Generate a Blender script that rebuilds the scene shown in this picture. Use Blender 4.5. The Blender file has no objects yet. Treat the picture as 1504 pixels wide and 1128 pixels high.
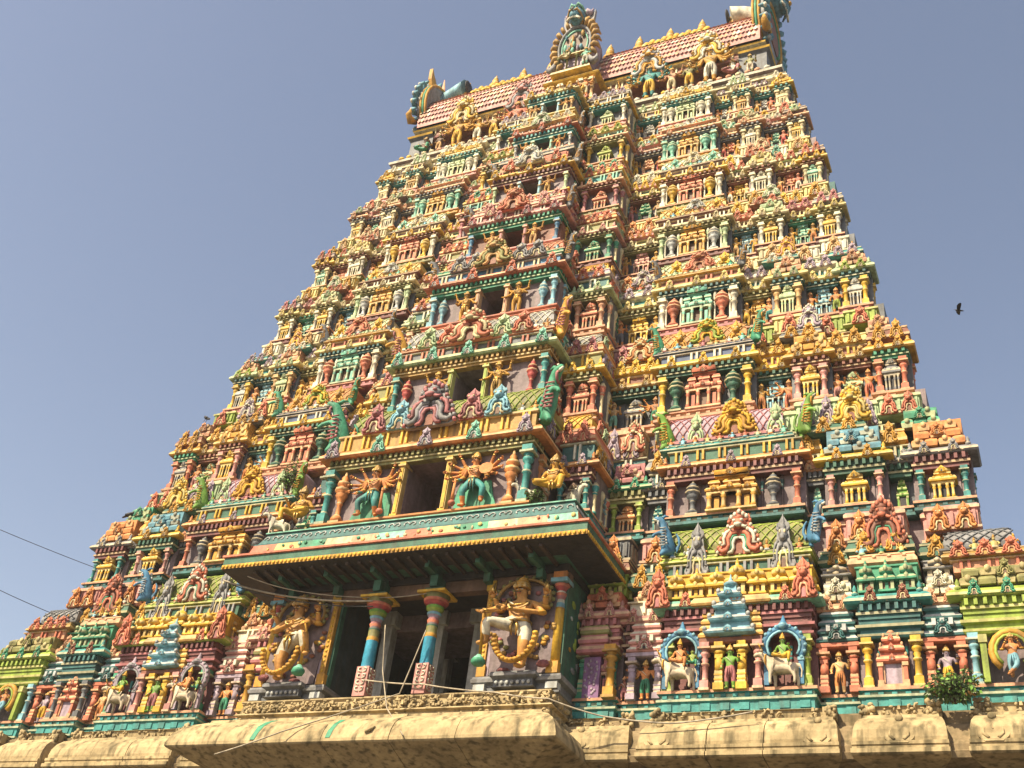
import bpy, math, random
from mathutils import Vector, Matrix
random.seed(7)
sc = bpy.context.scene
col = sc.collection
rad = math.radians
# ------------------------------------------------------------------ camera
cam_d = bpy.data.cameras.new('camera')
cam = bpy.data.objects.new('camera', cam_d); col.objects.link(cam); sc.camera = cam
yaw, pit, rol = rad(28.24078388), rad(35.08742577), rad(8.24124296)
fw = Vector((-math.sin(yaw)*math.cos(pit), math.cos(yaw)*math.cos(pit), math.sin(pit)))
r0 = Vector((math.cos(yaw), math.sin(yaw), 0)); u0 = r0.cross(fw)
rr = r0*math.cos(rol) + u0*math.sin(rol); uu = -r0*math.sin(rol) + u0*math.cos(rol)
cam.matrix_world = Matrix(((rr.x, uu.x, -fw.x, 16.6986), (rr.y, uu.y, -fw.y, -28.0), (rr.z, uu.z, -fw.z, 1.6), (0, 0, 0, 1)))
cam_d.sensor_width = 36.0; cam_d.lens = 1671.47/1504*36
cam_d.clip_end = 5000; cam_d.clip_start = 0.1
# ------------------------------------------------------------------ sky, sun, exposure
SUN_AZ, SUN_EL = -25.0, 47.0           # degrees left of the facade's normal, elevation
world = bpy.data.worlds.new('World'); sc.world = world; world.use_nodes = True
nt = world.node_tree; nt.nodes.clear()
sky = nt.nodes.new('ShaderNodeTexSky'); sky.sky_type = 'NISHITA'; sky.sun_disc = False
sky.sun_elevation = rad(SUN_EL); sky.sun_rotation = rad(180 - SUN_AZ)
sky.air_density = 1.0; sky.dust_density = 1.2; sky.ozone_density = 2.6; sky.altitude = 0
tint = nt.nodes.new('ShaderNodeMix'); tint.data_type = 'RGBA'; tint.blend_type = 'MULTIPLY'
tint.inputs[0].default_value = 1.0; tint.inputs[7].default_value = (1.52, 1.20, .98, 1)
bg = nt.nodes.new('ShaderNodeBackground'); bg.inputs['Strength'].default_value = 0.094
wo = nt.nodes.new('ShaderNodeOutputWorld')
nt.links.new(sky.outputs[0], tint.inputs[6]); nt.links.new(tint.outputs[2], bg.inputs[0]); nt.links.new(bg.outputs[0], wo.inputs[0])
sun_d = bpy.data.lights.new('sun', 'SUN'); sun = bpy.data.objects.new('sun', sun_d); col.objects.link(sun)
sun_d.energy = 4.9; sun_d.angle = rad(0.53); sun_d.color = (1.0, 0.86, 0.62)
az = rad(SUN_AZ); el = rad(SUN_EL)
to_sun = Vector((math.sin(az)*math.cos(el), -math.cos(az)*math.cos(el), math.sin(el)))
sun.rotation_euler = to_sun.to_track_quat('Z', 'Y').to_euler(); sun.location = to_sun*200
sc.view_settings.view_transform = 'Standard'; sc.view_settings.look = 'None'
sc.view_settings.exposure = 1.0; sc.view_settings.gamma = 1.0; sc.view_settings.use_curve_mapping = False
sc.cycles.max_bounces = 5; sc.cycles.diffuse_bounces = 3

# ------------------------------------------------------------------ colours and materials
PAL = dict(
 yellow=(.70,.41,.03), gold=(.56,.29,.03), ochre=(.42,.25,.06), orange=(.60,.23,.06), coral=(.57,.17,.09), red=(.42,.06,.05),
 salmon=(.62,.31,.17), pink=(.58,.27,.23), rose=(.44,.16,.16), mauve=(.21,.155,.16), lilac=(.38,.30,.36), maroon=(.18,.06,.055),
 redbrown=(.25,.09,.05), teal=(.045,.27,.25), darkteal=(.035,.14,.135), green=(.05,.29,.16), mint=(.20,.50,.36), lime=(.30,.40,.05),
 leafgreen=(.16,.34,.04), olive=(.24,.23,.07), darkgreen=(.035,.13,.08), skyblue=(.22,.46,.54), blue=(.06,.21,.36), navy=(.06,.10,.20),
 slate=(.13,.14,.15), grey=(.25,.25,.25), white=(.70,.65,.50), cream=(.67,.57,.32), paleyellow=(.64,.51,.17), peach=(.62,.38,.15),
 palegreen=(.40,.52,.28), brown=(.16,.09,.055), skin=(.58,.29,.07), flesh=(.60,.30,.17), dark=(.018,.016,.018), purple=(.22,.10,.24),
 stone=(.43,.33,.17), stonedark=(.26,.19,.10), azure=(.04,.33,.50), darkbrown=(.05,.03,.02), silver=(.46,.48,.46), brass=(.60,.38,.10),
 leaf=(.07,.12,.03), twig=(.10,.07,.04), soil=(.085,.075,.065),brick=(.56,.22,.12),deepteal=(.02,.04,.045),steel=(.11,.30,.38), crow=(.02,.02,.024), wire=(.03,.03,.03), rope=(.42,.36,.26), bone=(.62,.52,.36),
)
MATS = {}
def base_col(key):
    k = key.rstrip('+')
    c = PAL[k]
    if key.endswith('+'):
        c = tuple(.52*a + .48*b for a, b in zip(c, (.78,.62,.32)))
    return c
def mat(key):
    if key in MATS: return MATS[key]
    m = bpy.data.materials.new(('paint_' if key.rstrip('+') not in ('stone','stonedark','leaf','twig','soil','crow','wire','rope') else '') + key.replace('+', '_light'))
    m.use_nodes = True; n = m.node_tree.nodes; l = m.node_tree.links
    bs = n['Principled BSDF']; c = base_col(key); k = key.rstrip('+')
    geo = n.new('ShaderNodeNewGeometry')
    stone = k in ('stone', 'stonedark')
    n1 = n.new('ShaderNodeTexNoise'); n1.inputs['Scale'].default_value = 1.1 if stone else 2.3; n1.inputs['Detail'].default_value = 6; n1.inputs['Roughness'].default_value = .65
    n2 = n.new('ShaderNodeTexNoise'); n2.inputs['Scale'].default_value = 9.0; n2.inputs['Detail'].default_value = 4
    mp = n.new('ShaderNodeMapping'); mp.inputs['Scale'].default_value = (3.2, 3.2, .45)
    n3 = n.new('ShaderNodeTexNoise'); n3.inputs['Scale'].default_value = 1.5; n3.inputs['Detail'].default_value = 5
    l.new(geo.outputs['Position'], n1.inputs['Vector']); l.new(geo.outputs['Position'], n2.inputs['Vector'])
    l.new(geo.outputs['Position'], mp.inputs['Vector']); l.new(mp.outputs[0], n3.inputs['Vector'])
    # faded patches
    r1 = n.new('ShaderNodeValToRGB'); r1.color_ramp.elements[0].position = .32; r1.color_ramp.elements[1].position = .72
    dk = tuple(x*.58 for x in c); lt = tuple(min(.8, x*1.16 + .02) for x in c)
    r1.color_ramp.elements[0].color = (*dk, 1); r1.color_ramp.elements[1].color = (*lt, 1)
    l.new(n1.outputs['Fac'], r1.inputs[0])
    # grime streaks
    r3 = n.new('ShaderNodeValToRGB'); r3.color_ramp.elements[0].position = .48; r3.color_ramp.elements[1].position = .68
    r3.color_ramp.elements[0].color = (0, 0, 0, 1); r3.color_ramp.elements[1].color = (1, 1, 1, 1)
    l.new(n3.outputs['Fac'], r3.inputs[0])
    mu = n.new('ShaderNodeMath'); mu.operation = 'MULTIPLY'; mu.inputs[1].default_value = .92 if stone else .70
    l.new(r3.outputs[0], mu.inputs[0])
    mx = n.new('ShaderNodeMix'); mx.data_type = 'RGBA'
    g = (.10,.08,.04) if stone else tuple(.30*x + .70*y for x, y in zip(c, (.06,.05,.04)))
    mx.inputs[7].default_value = (*g, 1)
    l.new(mu.outputs[0], mx.inputs[0]); l.new(r1.outputs[0], mx.inputs[6])
    # fine speckle
    m2 = n.new('ShaderNodeMix'); m2.data_type = 'RGBA'; m2.blend_type = 'MULTIPLY'; m2.inputs[0].default_value = .38
    r2 = n.new('ShaderNodeValToRGB'); r2.color_ramp.elements[0].position = .3; r2.color_ramp.elements[1].position = .62
    r2.color_ramp.elements[0].color = (.55,.52,.48, 1); r2.color_ramp.elements[1].color = (1, 1, 1, 1)
    l.new(n2.outputs['Fac'], r2.inputs[0]); l.new(mx.outputs[2], m2.inputs[6]); l.new(r2.outputs[0], m2.inputs[7])
    l.new(m2.outputs[2], bs.inputs['Base Color'])
    bs.inputs['Roughness'].default_value = .85 if stone else .62
    if 'Specular IOR Level' in bs.inputs: bs.inputs['Specular IOR Level'].default_value = .3
    if k == 'brass': bs.inputs['Metallic'].default_value = .8; bs.inputs['Roughness'].default_value = .35
    bp = n.new('ShaderNodeBump'); bp.inputs['Strength'].default_value = .5 if stone else .35; bp.inputs['Distance'].default_value = .05 if stone else .02
    n4 = n.new('ShaderNodeTexNoise'); n4.inputs['Scale'].default_value = 5 if stone else 16; n4.inputs['Detail'].default_value = 4
    l.new(geo.outputs['Position'], n4.inputs['Vector']); l.new(n4.outputs['Fac'], bp.inputs['Height']); l.new(bp.outputs[0], bs.inputs['Normal'])
    MATS[key] = m
    return m

# ------------------------------------------------------------------ mesh builder
class MB:
    def __init__(s): s.v = []; s.f = []; s.m = []; s.s = []
    def add(s, vs, fs, m='A', smooth=False):
        o = len(s.v); s.v += [tuple(p) for p in vs]
        for f in fs: s.f.append(tuple(i+o for i in f)); s.m.append(m); s.s.append(smooth)
        return s
    def box(s, x0, x1, y0, y1, z0, z1, m='A', tx=0, ty=0):
        vs = [(x0,y0,z0),(x1,y0,z0),(x1,y1,z0),(x0,y1,z0),(x0+tx,y0+ty,z1),(x1-tx,y0+ty,z1),(x1-tx,y1-ty,z1),(x0+tx,y1-ty,z1)]
        return s.add(vs, [(3,2,1,0),(4,5,6,7),(0,1,5,4),(1,2,6,5),(2,3,7,6),(3,0,4,7)], m)
    def lathe(s, prof, n=8, cx=0, cy=0, m='A', sx=1, sy=1, rot=None, smooth=True, z0=0):
        rot = math.pi/n if rot is None else rot
        ca = [(math.cos(rot+2*math.pi*i/n)*sx, math.sin(rot+2*math.pi*i/n)*sy) for i in range(n)]
        vs = []; 
        for p in prof:
            for c in ca: vs.append((cx+c[0]*p[0], cy+c[1]*p[0], z0+p[1]))
        o = len(s.v); s.v += vs
        for j in range(len(prof)-1):
            mm = prof[j][2] if len(prof[j]) > 2 else m
            for i in range(n):
                k = (i+1) % n
                s.f.append((o+j*n+i, o+j*n+k, o+(j+1)*n+k, o+(j+1)*n+i)); s.m.append(mm); s.s.append(smooth)
        s.f.append(tuple(o+i for i in reversed(range(n)))); s.m.append(m); s.s.append(False)
        s.f.append(tuple(o+(len(prof)-1)*n+i for i in range(n))); s.m.append(m); s.s.append(False)
        return s
    def band(s, x0, x1, yf, yb, prof, m='A', back=False, kx=1.0):
        """moulding with mitred returns: prof = (outward, z[, key])"""
        o = len(s.v); kl, kr = kx if isinstance(kx, tuple) else (kx, kx)
        for p in prof:
            q = p[0]; yb2 = yb + (q if back else 0)
            s.v += [(x0-q*kl, yb2, p[1]), (x0-q*kl, yf-q, p[1]), (x1+q*kr, yf-q, p[1]), (x1+q*kr, yb2, p[1])]
        for j in range(len(prof)-1):
            mm = prof[j][2] if len(prof[j]) > 2 else m
            for i in range(4 if back else 3):
                k = (i+1) % 4
                s.f.append((o+j*4+i, o+j*4+k, o+(j+1)*4+k, o+(j+1)*4+i)); s.m.append(mm); s.s.append(False)
        s.f.append((o+3, o+2, o+1, o)); s.m.append(m); s.s.append(False)
        t = o+(len(prof)-1)*4
        s.f.append((t, t+1, t+2, t+3)); s.m.append(m); s.s.append(False)
        return s
    def tube(s, pts, r, n=6, m='A', smooth=True):
        pts = [Vector(p) for p in pts]; rs = r if isinstance(r, (list, tuple)) else [r]*len(pts)
        o = len(s.v); up = Vector((.13, 1, .21))
        for i, p in enumerate(pts):
            d = (pts[min(i+1, len(pts)-1)] - pts[max(i-1, 0)]); d = d.normalized() if d.length > 1e-9 else Vector((0,0,1))
            a = d.cross(up); a = a.normalized() if a.length > 1e-6 else Vector((1,0,0)); b = a.cross(d)
            for k in range(n):
                t = 2*math.pi*k/n; q = p + (a*math.cos(t) + b*math.sin(t))*rs[i]; s.v.append(tuple(q))
        for i in range(len(pts)-1):
            for k in range(n):
                k2 = (k+1) % n
                s.f.append((o+i*n+k, o+i*n+k2, o+(i+1)*n+k2, o+(i+1)*n+k)); s.m.append(m); s.s.append(smooth)
        s.f.append(tuple(o+k for k in reversed(range(n)))); s.m.append(m); s.s.append(False)
        s.f.append(tuple(o+(len(pts)-1)*n+k for k in range(n))); s.m.append(m); s.s.append(False)
        return s
    def ball(s, c, r, m='A', n=7, k=4):
        r = r if isinstance(r, (list, tuple)) else (r, r, r)
        prof = [(math.sin(math.pi*(i+.0)/k) if 0 < i < k else .04, -math.cos(math.pi*i/k)) for i in range(k+1)]
        o = len(s.v); s.lathe(prof, n, m=m)
        for i in range(o, len(s.v)):
            v = s.v[i]; s.v[i] = (c[0]+v[0]*r[0], c[1]+v[1]*r[1], c[2]+v[2]*r[2])
        return s
    def extr(s, pts, y0, y1, m='A'):
        """outline in x,z extruded from y0 (front) to y1"""
        n = len(pts); o = len(s.v)
        s.v += [(p[0], y0, p[1]) for p in pts] + [(p[0], y1, p[1]) for p in pts]
        s.f.append(tuple(o+i for i in range(n))); s.m.append(m); s.s.append(False)
        s.f.append(tuple(o+n+i for i in reversed(range(n)))); s.m.append(m); s.s.append(False)
        for i in range(n):
            k = (i+1) % n; s.f.append((o+i, o+n+i, o+n+k, o+k)); s.m.append(m); s.s.append(False)
        return s
    def merge(s, b, M):
        o = len(s.v); s.v += [tuple(M @ Vector(p)) for p in b.v]
        flip = M.determinant() < 0
        s.f += [tuple(i+o for i in (reversed(f) if flip else f)) for f in b.f]; s.m += b.m; s.s += b.s
        return s
    def mesh(s, name):
        me = bpy.data.meshes.new(name)
        me.from_pydata(s.v, [], s.f)
        keys = list(dict.fromkeys(s.m)); idx = {k: i for i, k in enumerate(keys)}
        for k in keys: me.materials.append(mat(k) if k.rstrip('+') in PAL else None)
        me.polygons.foreach_set('material_index', [idx[k] for k in s.m]); me.polygons.foreach_set('use_smooth', s.s)
        me['keys'] = ','.join(keys)
        me.update(); return me
def T(x=0, y=0, z=0, sx=1, sy=None, sz=None, rz=0):
    sy = sx if sy is None else sy; sz = sx if sz is None else sz
    return Matrix.Translation((x, y, z)) @ Matrix.Rotation(rz, 4, 'Z') @ Matrix.Diagonal((sx, sy, sz, 1))
def obj(name, mesh, parent=None, loc=(0,0,0), rz=0, scale=(1,1,1), cols=None, label=None, cat=None, group=None, kind=None):
    """cols: {slot key: colour} paints this copy of a shared mesh"""
    if isinstance(mesh, MB): mesh = mesh.mesh(name)
    o = bpy.data.objects.new(name, mesh); col.objects.link(o)
    o.parent = parent; o.location = loc; o.rotation_euler = (0, 0, rz); o.scale = scale if isinstance(scale, (tuple, list)) else (scale,)*3
    if cols and mesh is not None:
        for i, k in enumerate(mesh['keys'].split(',')):
            if k in cols: o.material_slots[i].link = 'OBJECT'; o.material_slots[i].material = mat(cols[k])
    if label: o['label'] = label
    if cat: o['category'] = cat
    if group: o['group'] = group
    if kind: o['kind'] = kind
    return o
def empty(name, loc, label=None, cat=None, group=None, parent=None):
    o = bpy.data.objects.new(name, None); col.objects.link(o); o.location = loc; o.parent = parent; o.empty_display_size = .3
    if label: o['label'] = label
    if cat: o['category'] = cat
    if group: o['group'] = group
    return o
# ------------------------------------------------------------------ carved elements (shared meshes; A main, B light trim, C dark niche)
def pillar_round():
    b = MB(); b.box(-.12,.12,-.12,.12,0,.05,'B').box(-.10,.10,-.10,.10,.05,.20)
    b.lathe([(.10,.20),(.085,.23,'B'),(.075,.26),(.07,.52),(.10,.54,'B'),(.10,.57),(.06,.60),(.085,.66),(.06,.70),(.11,.74),(.12,.79,'B'),(.07,.82),(.12,.86)], 8)
    b.box(-.15,.15,-.15,.15,.865,.90,'B').box(-.11,.11,-.13,.13,.90,1.0)
    return b.mesh('pillar')
def pillar_square():
    b = MB(); b.box(-.12,.12,-.12,.12,0,.14).box(-.09,.09,-.09,.09,.14,.40,'B').lathe([(.105,.40),(.10,.66)],8)
    b.box(-.09,.09,-.09,.09,.66,.74).lathe([(.09,.74),(.14,.80,'B'),(.08,.85)],8).box(-.16,.16,-.16,.16,.85,.90,'B').box(-.10,.10,-.12,.12,.90,1.0)
    for z in (.2,.3): b.box(-.1,.1,-.1,.1,z,z+.03)
    return b.mesh('pillar')
def pillar_urn():
    b = MB(); b.box(-.16,.16,-.14,.14,0,.05,'B').lathe([(.15,.05),(.17,.10),(.12,.15,'B'),(.07,.19),(.06,.36),(.09,.39,'B'),(.07,.42),(.12,.48),(.17,.55),(.14,.59),(.20,.62,'B'),(.21,.66),(.12,.68),(.13,.72),(.18,.75,'B'),(.17,.79),(.08,.82),(.10,.88),(.04,.93,'B'),(.03,1.0)],8)
    return b.mesh('urn_pillar')
def horseshoe(b, w, h, y=0, th=.10, cols=('A','B','C'), n=9, ox=0, oz=0, crest=True):
    """flame-shaped horseshoe gable: stepped back plate, two scrolling snakes, small niche, lion head crest"""
    A, B_, C_ = cols
    half = [(.46,0),(.56,.03),(.55,.13),(.48,.18),(.46,.33),(.39,.46),(.30,.54),(.27,.64)] + ([(.24,.76),(.25,.86),(.12,.95),(0,1.04)] if crest else [(.10,.76),(0,.84)])
    pts = [(ox+x*w, oz+z*h) for x, z in half] + [(ox-x*w, oz+z*h) for x, z in half[:-1][::-1]]
    b.extr(pts[::-1], y, y+th*w, A)
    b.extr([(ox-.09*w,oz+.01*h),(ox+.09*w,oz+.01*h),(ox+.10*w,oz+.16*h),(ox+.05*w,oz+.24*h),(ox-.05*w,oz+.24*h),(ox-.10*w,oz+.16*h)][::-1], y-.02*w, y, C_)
    k4 = 4 if n < 10 else 5
    for s in (-1, 1):
        b.tube([(ox+s*x*w, y-d*w, oz+z*h) for x, z, d in ((.0,.35,.05),(.10,.33,.06),(.155,.22,.06),(.135,.12,.05),(.18,.04,.05),(.29,.02,.05))], [.03*w,.045*w,.05*w,.045*w,.045*w,.03*w], k4, B_)
        b.tube([(ox+s*x*w, y-d*w, oz+z*h) for x, z, d in ((.04,.48,.04),(.19,.45,.06),(.27,.33,.07),(.25,.19,.06),(.31,.09,.06),(.43,.06,.05),(.51,.11,.04),(.46,.18,.02))], [.05*w,.065*w,.065*w,.06*w,.06*w,.055*w,.05*w,.03*w], k4, A)
        b.tube([(ox+s*x*w, y-d*w, oz+z*h) for x, z, d in ((.20,.55,.04),(.34,.47,.05),(.40,.34,.05),(.37,.23,.04),(.47,.21,.02))], [.04*w,.05*w,.05*w,.045*w,.025*w], k4, B_ if n >= 10 else A)
    if crest:
        b.ball((ox, y-.05*w, oz+.66*h), (.22*w,.15*w,.13*h), A, 8, 4)
        b.ball((ox, y-.17*w, oz+.60*h), (.13*w,.08*w,.055*h), A if n < 10 else B_, 6, 3)
        for s in (-1, 1):
            b.ball((ox+s*.10*w, y-.17*w, oz+.695*h), (.055*w,.05*w,.04*h), B_, 6, 3)
            b.tube([(ox+s*.15*w, y, oz+.75*h), (ox+s*.27*w, y, oz+.80*h), (ox+s*.24*w, y, oz+.90*h)], [.06*w,.055*w,.01*w], 4, A)
        b.lathe([(.12*w,.76*h),(.15*w,.82*h),(.07*w,.88*h),(.09*w,.92*h),(.012*w,1.06*h)], 6, ox, y+.02*w, A, z0=oz)
    return b
ARCH_SRC = {}
def arch_mesh(big=False):
    b = MB(); horseshoe(b, 1, 1, n=13 if big else 8)
    if big:
        for s in (-1,1):
            b.tube([(s*.05,-.05,.405),(s*.15,-.075,.385),(s*.205,-.08,.28),(s*.19,-.07,.15),(s*.24,-.06,.06)],[.02,.03,.035,.03,.02],4,'D')
            for i,(x,z) in enumerate(((.57,.07),(.55,.17),(.50,.27),(.48,.37),(.42,.47),(.35,.55),(.30,.64),(.28,.74))):
                b.ball((s*x,.0,z),(.055,.06,.05),'A' if i%2 else 'B',5,3)
            b.tube([(s*.10,-.16,.57),(s*.20,-.17,.53),(s*.24,-.12,.59)],[.035,.035,.01],4,'B')
        for x, z in ((0,.94),(-.11,.88),(.11,.88),(-.2,.82),(.2,.82)): b.ball((x,-.06,z),(.06,.05,.06),'B',5,3)
    ARCH_SRC[big] = b
    return b.mesh('horseshoe_arch')
def shrine_kuta():
    """one square miniature shrine, 1 wide, 1 high: two pairs of posts, cushion eave, dome"""
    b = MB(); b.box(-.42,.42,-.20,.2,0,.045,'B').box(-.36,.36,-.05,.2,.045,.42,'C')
    for x in (-.31,-.13,.13,.31): b.lathe([(.07,.045),(.065,.10),(.055,.12,'B'),(.05,.28),(.075,.32),(.05,.35,'B'),(.075,.40)],6,x,-.14)
    b.box(-.40,.40,-.19,.2,.40,.45,'B')
    b.band(-.34,.34,-.14,.2,[(.06,.45),(.13,.46),(.14,.50,'B'),(.08,.57),(.0,.60)])
    for x in (-.3,0,.3): horseshoe(b,.16,.15,-.24,oz=.47,ox=x,n=6,crest=False)
    b.band(-.24,.24,-.08,.18,[(0,.60),(0,.66),(.05,.67,'B'),(.05,.70)])
    b.lathe([(.20,.70),(.30,.74,'B'),(.31,.79),(.26,.86),(.12,.91),(.05,.93,'B'),(.06,.95),(.015,1.0)],8,0,.03,sy=.7)
    horseshoe(b,.24,.20,-.20,oz=.70,n=7,crest=False)
    return b.mesh('miniature_shrine')
def shrine_sala():
    """wide miniature shrine: three bays, eave, attic and barrel roof"""
    b = MB(); b.box(-.5,.5,-.20,.2,0,.04,'B').box(-.46,.46,-.04,.2,.04,.42,'C')
    for x in (-.44,-.15,.15,.44): b.lathe([(.065,.04),(.06,.1),(.045,.12,'B'),(.042,.29),(.065,.33),(.045,.36,'B'),(.07,.40)],6,x,-.13)
    for x in (-.30,.30): b.box(x-.05,x+.05,-.09,.0,.04,.34)
    b.box(-.18,.18,-.19,.0,.40,.46,'B').box(-.49,.49,-.17,.2,.40,.44,'B')
    for x0,x1,d in ((-.47,-.2,0),(-.17,.17,.05),(.2,.47,0)):
        b.band(x0,x1,-.13-d,.2,[(.02,.45),(.05,.46),(.055,.50,'B'),(.02,.55),(-.02,.58)])
        horseshoe(b,.13,.14,-.20-d,oz=.47,ox=(x0+x1)/2,n=6,crest=False)
    for x0,x1 in ((-.44,-.26),(-.14,.14),(.26,.44)):
        b.band(x0,x1,-.10,.2,[(0,.58),(0,.65),(.03,.66,'B'),(.03,.69),(-.01,.75),(-.05,.77)])
    b.band(-.30,.30,-.06,.2,[(0,.77),(0,.80),(.05,.81,'B'),(.05,.83)])
    pr = [(-.16+.0,.83),(-.19,.88),(-.16,.94),(-.05,.985),(.06,.94),(.1,.83)]
    o = len(b.v); b.v += [(-.34,p[0],p[1]) for p in pr]+[(.34,p[0],p[1]) for p in pr]; n = len(pr)
    for i in range(n-1): b.f.append((o+i,o+n+i,o+n+i+1,o+i+1)); b.m.append('A'); b.s.append(True)
    b.f.append(tuple(o+i for i in range(n))); b.m.append('B'); b.s.append(False)
    b.f.append(tuple(o+n+i for i in reversed(range(n)))); b.m.append('B'); b.s.append(False)
    horseshoe(b,.22,.2,-.2,oz=.8,n=7,crest=False)
    for s in (-1,1): b.tube([(s*.32,-.05,.9),(s*.40,-.05,.95),(s*.38,-.05,1.02)],[.05,.04,.015],5,'A')
    return b.mesh('miniature_shrine')
def shrine_pagoda():
    """stepped shrine: two posts, three shrinking eaves, finial"""
    b = MB(); b.box(-.46,.46,-.2,.2,0,.05,'B').box(-.3,.3,-.03,.2,.05,.40,'C')
    for x in (-.36,.36): b.box(x-.09,x+.09,-.17,.1,.05,.12,'B').box(x-.06,x+.06,-.15,.1,.12,.34).box(x-.09,x+.09,-.18,.1,.34,.40,'B')
    for x in (-.27,.27): b.box(x-.03,x+.03,-.09,.1,.05,.36,'B')
    for w,z in ((.40,.40),(.31,.57),(.21,.72)):
        b.band(-w,w,-.12,.2,[(0,z),(.06,z+.02),(.07,z+.05,'B'),(.03,z+.10),(-.03,z+.12)])
        b.band(-w+.05,w-.05,-.08,.2,[(0,z+.11),(0,z+.17)])
        horseshoe(b,.17,.13,-.2,oz=z+.03,n=6,crest=False)
        for s in (-1,1): b.ball((s*w,-.15,z+.12),(.05,.05,.04),'B',5,3)
    b.lathe([(.12,.86),(.15,.90,'B'),(.10,.94),(.03,.96),(.01,1.0)],8,0,0)
    return b.mesh('miniature_shrine')
def mini_tower(b, x, y, z, w, h, k):
    """tiny shrine for the rows along a coping"""
    q = MB(); q.box(-.42,.42,-.2,.2,0,.06,k)
    for s in (-.28,.28): q.box(s-.08,s+.08,-.18,-.04,.06,.30,k+'+')
    q.box(-.08,.08,-.1,-.04,.06,.28,k); q.box(-.34,.34,-.05,.2,.06,.32,'brown')
    q.band(-.32,.32,-.14,.2,[(.02,.30),(.16,.32),(.17,.38,k+'+'),(.06,.46),(.0,.50)],k)
    q.lathe([(.24,.50),(.26,.56),(.38,.60,k+'+'),(.36,.72),(.22,.82),(.07,.87,k+'+'),(.09,.91),(.02,1.05)],6,0,0,k,sy=.8)
    q.ball((0,-.27,.42),(.13,.06,.11),k+'+',5,3); q.ball((0,-.3,.68),(.12,.06,.10),k+'+',5,3)
    b.merge(q, T(x,y,z,w,w,h))
P_ROUND, P_SQ, P_URN = pillar_round(), pillar_square(), pillar_urn()
P_THIN = MB().lathe([(.05,0),(.05,.07),(.03,.1,'B'),(.03,.62),(.05,.66,'B'),(.03,.70),(.06,.80),(.06,.88,'B'),(.03,1.0)],6).mesh('pilaster')
ARCH, ARCH_BIG = arch_mesh(), arch_mesh(True)
KUTA, SALA, PAGODA = shrine_kuta(), shrine_sala(), shrine_pagoda()
SHR = {'k': KUTA, 's': SALA, 'p': PAGODA}; PIL = {'r': P_ROUND, 'q': P_SQ, 'u': P_URN}

# ------------------------------------------------------------------ bodies: one skinned surface each
def skin_mesh(name, nodes, edges, levels=1, root=0, keyfn=None, extra=None):
    me = bpy.data.meshes.new(name+'_cage'); me.from_pydata([n[0] for n in nodes], edges, [])
    ob = bpy.data.objects.new(name+'_cage', me); col.objects.link(ob)
    md = ob.modifiers.new('skin', 'SKIN'); md.use_smooth_shade = True; md.branch_smoothing = .3
    for i, n in enumerate(nodes):
        sv = me.skin_vertices[0].data[i]; r = n[1]; sv.radius = r if isinstance(r, tuple) else (r, r); sv.use_root = (i == root)
    if levels:
        ss = ob.modifiers.new('sub', 'SUBSURF'); ss.levels = levels; ss.render_levels = levels
    dg = bpy.context.evaluated_depsgraph_get(); ev = ob.evaluated_get(dg); em = ev.to_mesh()
    b = MB(); b.v = [tuple(v.co) for v in em.vertices]
    for p in em.polygons:
        b.f.append(tuple(p.vertices)); c = p.center; b.m.append(keyfn(c) if keyfn else 'A'); b.s.append(True)
    ev.to_mesh_clear(); bpy.data.objects.remove(ob); bpy.data.meshes.remove(me)
    if extra: extra(b)
    return b
def add_hand(b, p, d, k='A', s=1.0):
    """palm, four unequal fingers and a thumb, from wrist p along d"""
    p = Vector(p); d = Vector(d).normalized(); side = d.cross(Vector((0,1,.1))).normalized(); nrm = side.cross(d)
    c = p + d*.045*s
    b.ball(tuple(c), (.036*s,.026*s,.042*s), k, 6, 3)
    for i, L in enumerate((.055,.066,.062,.048)):
        a = c + side*(i-1.5)*.019*s + d*.02*s
        b.tube([a, a+d*L*.55*s-nrm*.004*s, a+d*L*s-nrm*.018*s], [.011*s,.010*s,.007*s], 4, k)
    a = c - side*.03*s
    b.tube([a, a-side*.025*s+d*.02*s, a-side*.03*s+d*.045*s], [.013*s,.011*s,.008*s], 4, k)
def add_face(b, h, k='A', s=1.0, y=-1):
    x, yy, z = h
    b.ball((x, yy-.105*s, z-.005*s), (.016*s,.026*s,.032*s), k, 5, 3)
    for q in (-1, 1):
        b.ball((x+q*.036*s, yy-.088*s, z+.022*s), (.02*s,.012*s,.011*s), 'white', 5, 3)
        b.ball((x+q*.036*s, yy-.098*s, z+.022*s), (.008*s,.006*s,.008*s), 'dark', 4, 3)
        b.ball((x+q*.105*s, yy, z), (.02*s,.03*s,.045*s), k, 5, 3)
    b.ball((x, yy-.092*s, z-.052*s), (.032*s,.012*s,.009*s), 'red', 5, 3)
    b.tube([(x-.04*s,yy-.1*s,z-.03*s),(x,yy-.112*s,z-.034*s),(x+.04*s,yy-.1*s,z-.03*s)],.007*s,4,'dark')
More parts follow.
